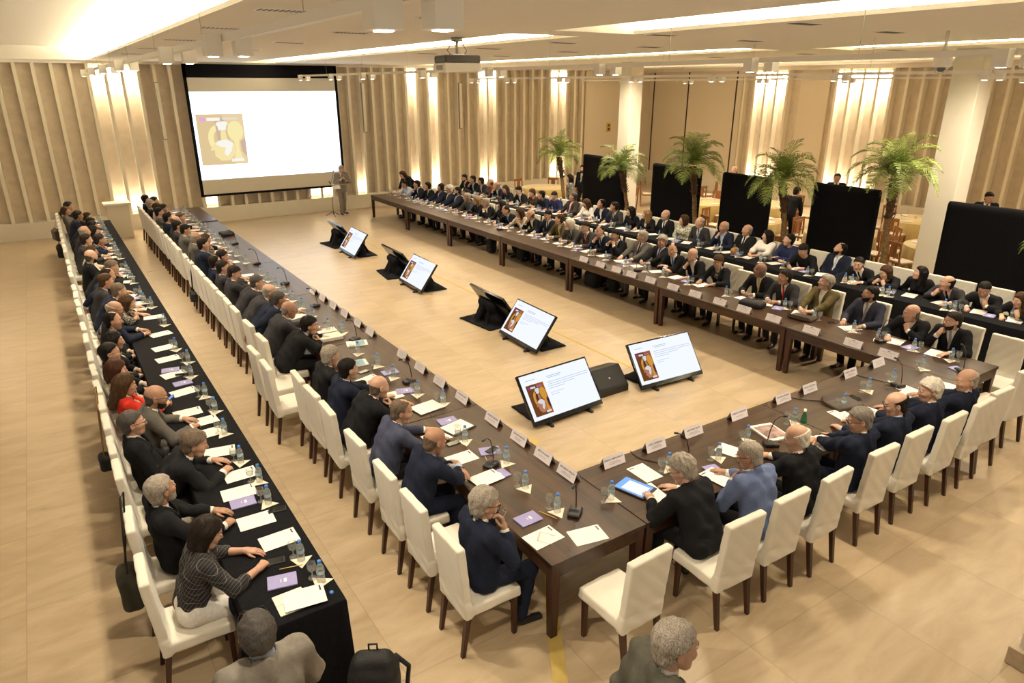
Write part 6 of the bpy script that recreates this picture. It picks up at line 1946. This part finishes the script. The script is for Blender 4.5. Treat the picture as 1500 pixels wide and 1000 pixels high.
# ------------------------------------------------------------------ bags
def soft_bag(name, label, cat, loc, rz, size, m, parts=(), handle=None, hm=None, h=.012):
    t = thing(name, label, cat, loc, rz)
    sx, sy, sz = size
    prims = [rbox((0, 0, sz * .42), (sx * .5, sy * .5, sz * .42), min(sx, sy, sz) * .3, .04), rbox((0, 0, sz * .75), (sx * .40, sy * .34, sz * .25), min(sy, sz) * .25, .05)]
    ds = lambda X, Y, Z: .005 * np.sin(22 * X + 17 * Z) * np.sin(19 * Z + 7 * Y)
    V, Q = sdf_mesh(prims, h, lambda X, Y, Z: -Z + .001 + 0 * X + 0 * Y, ds)
    np_obj('bag_body', [(V, Q, 0)], m, t)
    if handle:
        MB().tube(handle, .008, 6).build('handle', hm or m, t)
    return t
soft_bag('handbag', 'dark brown tote bag hung on a chair at the far end of the aisle', 'handbag', (-2.80, 18.35, .42), .2, (.16, .42, .34), M_LEATHER, handle=[(0, -.1, .30), (.04, -.06, .52), (.05, .06, .52), (0, .1, .30)], hm=M_FIN)
soft_bag('handbag', 'black square handbag hung on a chair of the aisle-side black table', 'handbag', (-2.80, 16.65, .30), 0, (.14, .36, .34), M_BAGBLACK, handle=[(0, -.1, .30), (.05, -.05, .58), (.05, .05, .58), (0, .1, .30)])
soft_bag('handbag', 'small black and tan bag hanging low from a chair on a long strap', 'handbag', (-2.79, 4.62, .26), 0, (.12, .20, .20), M_BAGBLACK, handle=[(0, -.05, .18), (.03, -.03, .62), (.06, -.01, .98), (.07, .03, .98), (.04, .05, .6), (0, .06, .18)], hm=M_TAN, h=.009)
soft_bag('shoulder_bag', 'dark olive bag hung behind the white-bearded sitter on a black strap', 'bag', (-2.80, 2.10, .24), 0, (.16, .34, .36), M_OLIVE, handle=[(0, -.08, .32), (.03, -.04, .65), (.07, .0, .985), (.10, .08, .985), (.05, .09, .6), (0, .1, .32)], hm=M_BAGBLACK)
soft_bag('shoulder_bag', 'small black bag on a long strap behind the aisle-side wooden tables', 'bag', (-.72, 11.12, .22), 0, (.12, .24, .22), M_BAGBLACK, handle=[(0, -.05, .2), (.02, -.03, .6), (.05, 0, .98), (.07, .03, .98), (.03, .05, .6), (0, .06, .2)], h=.01)
t = soft_bag('handbag', 'red bag standing on the floor between the two chairs at the near table end', 'handbag', (-2.08, .52, 0), .5, (.30, .20, .34), M_REDBAG, handle=[(-.08, 0, .30), (-.06, 0, .42), (.06, 0, .42), (.08, 0, .30)])
MB().box(-.04, .04, -.108, -.10, .26, .285).build('buckle', M_STEEL, t)
t = soft_bag('backpack', 'black backpack on the floor at the end of the aisle-side black table', 'backpack', (-1.44, .20, 0), -.5, (.36, .24, .50), M_BAGBLACK, handle=[(-.03, .05, .48), (-.03, .05, .54), (.03, .05, .54), (.03, .05, .48)])
V, Q = sdf_mesh([rbox((0, -.13, .17), (.14, .04, .14), .03)], .012); np_obj('front_pocket', [(V, Q, 0)], M_BAGBLACK, t)
MB().box(-.03, .05, -.176, -.17, .20, .225).build('badge', M_NAPKIN, t)
MB().tube([(-.12, -.172, .305), (.12, -.172, .305)], .004, 5).build('zip', M_DARKMETAL, t)
MB().tube([(.15, .08, .40), (.24, .12, .25), (.22, .10, .08)], .018, 6).build('strap', M_BAGBLACK, t)
for x, y, sx, lb in [(6.95, 3.62, .42, 'black laptop bag lying on the palm-side wooden tables in front of the red tie')]:
    t = soft_bag('laptop_bag', lb, 'bag', (x, y, TH), PI / 2 + .2, (.40, .26, .10), M_BAGBLACK, handle=[(-.06, -.05, .08), (-.05, -.10, .10), (.05, -.10, .10), (.06, -.05, .08)])
t = make_prop('leather'); t.location = (7.08, 2.72, TH); t.rotation_euler = (0, 0, PI / 2 + .1); tag(t, 'dark brown leather briefcase lying before the person in olive brown jacket', 'folder')
soft_bag('laptop_bag', 'black bag lying at the far part of aisle-side wooden tables', 'bag', (.78, 14.8, TH), .1, (.30, .36, .10), M_BAGBLACK)
for x, y, w_, h_, lb in [(7.42, 13.35, .34, .22, 'low black bag on the floor under the far palm-side wooden tables'), (7.05, 12.3, .26, .40, 'black trolley bag standing under the palm-side wooden tables, logo showing'), (7.3, 11.15, .34, .34, 'black bag on the floor behind the third table joint of palm-side tables'), (7.2, 8.15, .42, .40, 'black backpack standing under the palm-side wooden tables near the name cards'), (7.35, 7.62, .30, .30, 'second black bag leaning beside the backpack under palm-side tables')]:
    t = soft_bag('floor_bag', lb, 'bag', (x, y, 0), PI / 2, (w_, .2, h_), M_BAGBLACK, h=.016)
t = soft_bag('handbag', 'tan handbag on the palm-side black table by the white blouse', 'handbag', (9.75, 6.35, TH), .3, (.22, .10, .16), M_TAN, handle=[(-.05, 0, .13), (-.04, 0, .23), (.04, 0, .23), (.05, 0, .13)], h=.009)
t = thing('laptop', 'silver laptop open on the far part of the palm-side black table', 'laptop', (9.42, 15.35, TH), PI / 2)
MB().box(-.16, .16, -.11, .11, .001, .016).build('keyboard_base', M_STEEL, t, .003)
MB().at(T(0, .11, .016) @ RX(-.35)).box(-.16, .16, 0, .008, 0, .21).build('lid', M_STEEL, t, .003)
t = thing('handheld_microphone', 'black handheld microphone lying on papers of the aisle-side black table', 'microphone', (-1.72, 5.72, TH + .02), -.2)
MB().tube([(-.11, 0, 0), (.06, 0, 0)], .013, 10, .016).build('handle', M_BLACK, t)
V, Q = sdf_mesh([ell((.085, 0, 0), (.028, .025, .025))], .006); np_obj('grille_head', [(V, Q, 0)], M_DARKGREY, t)
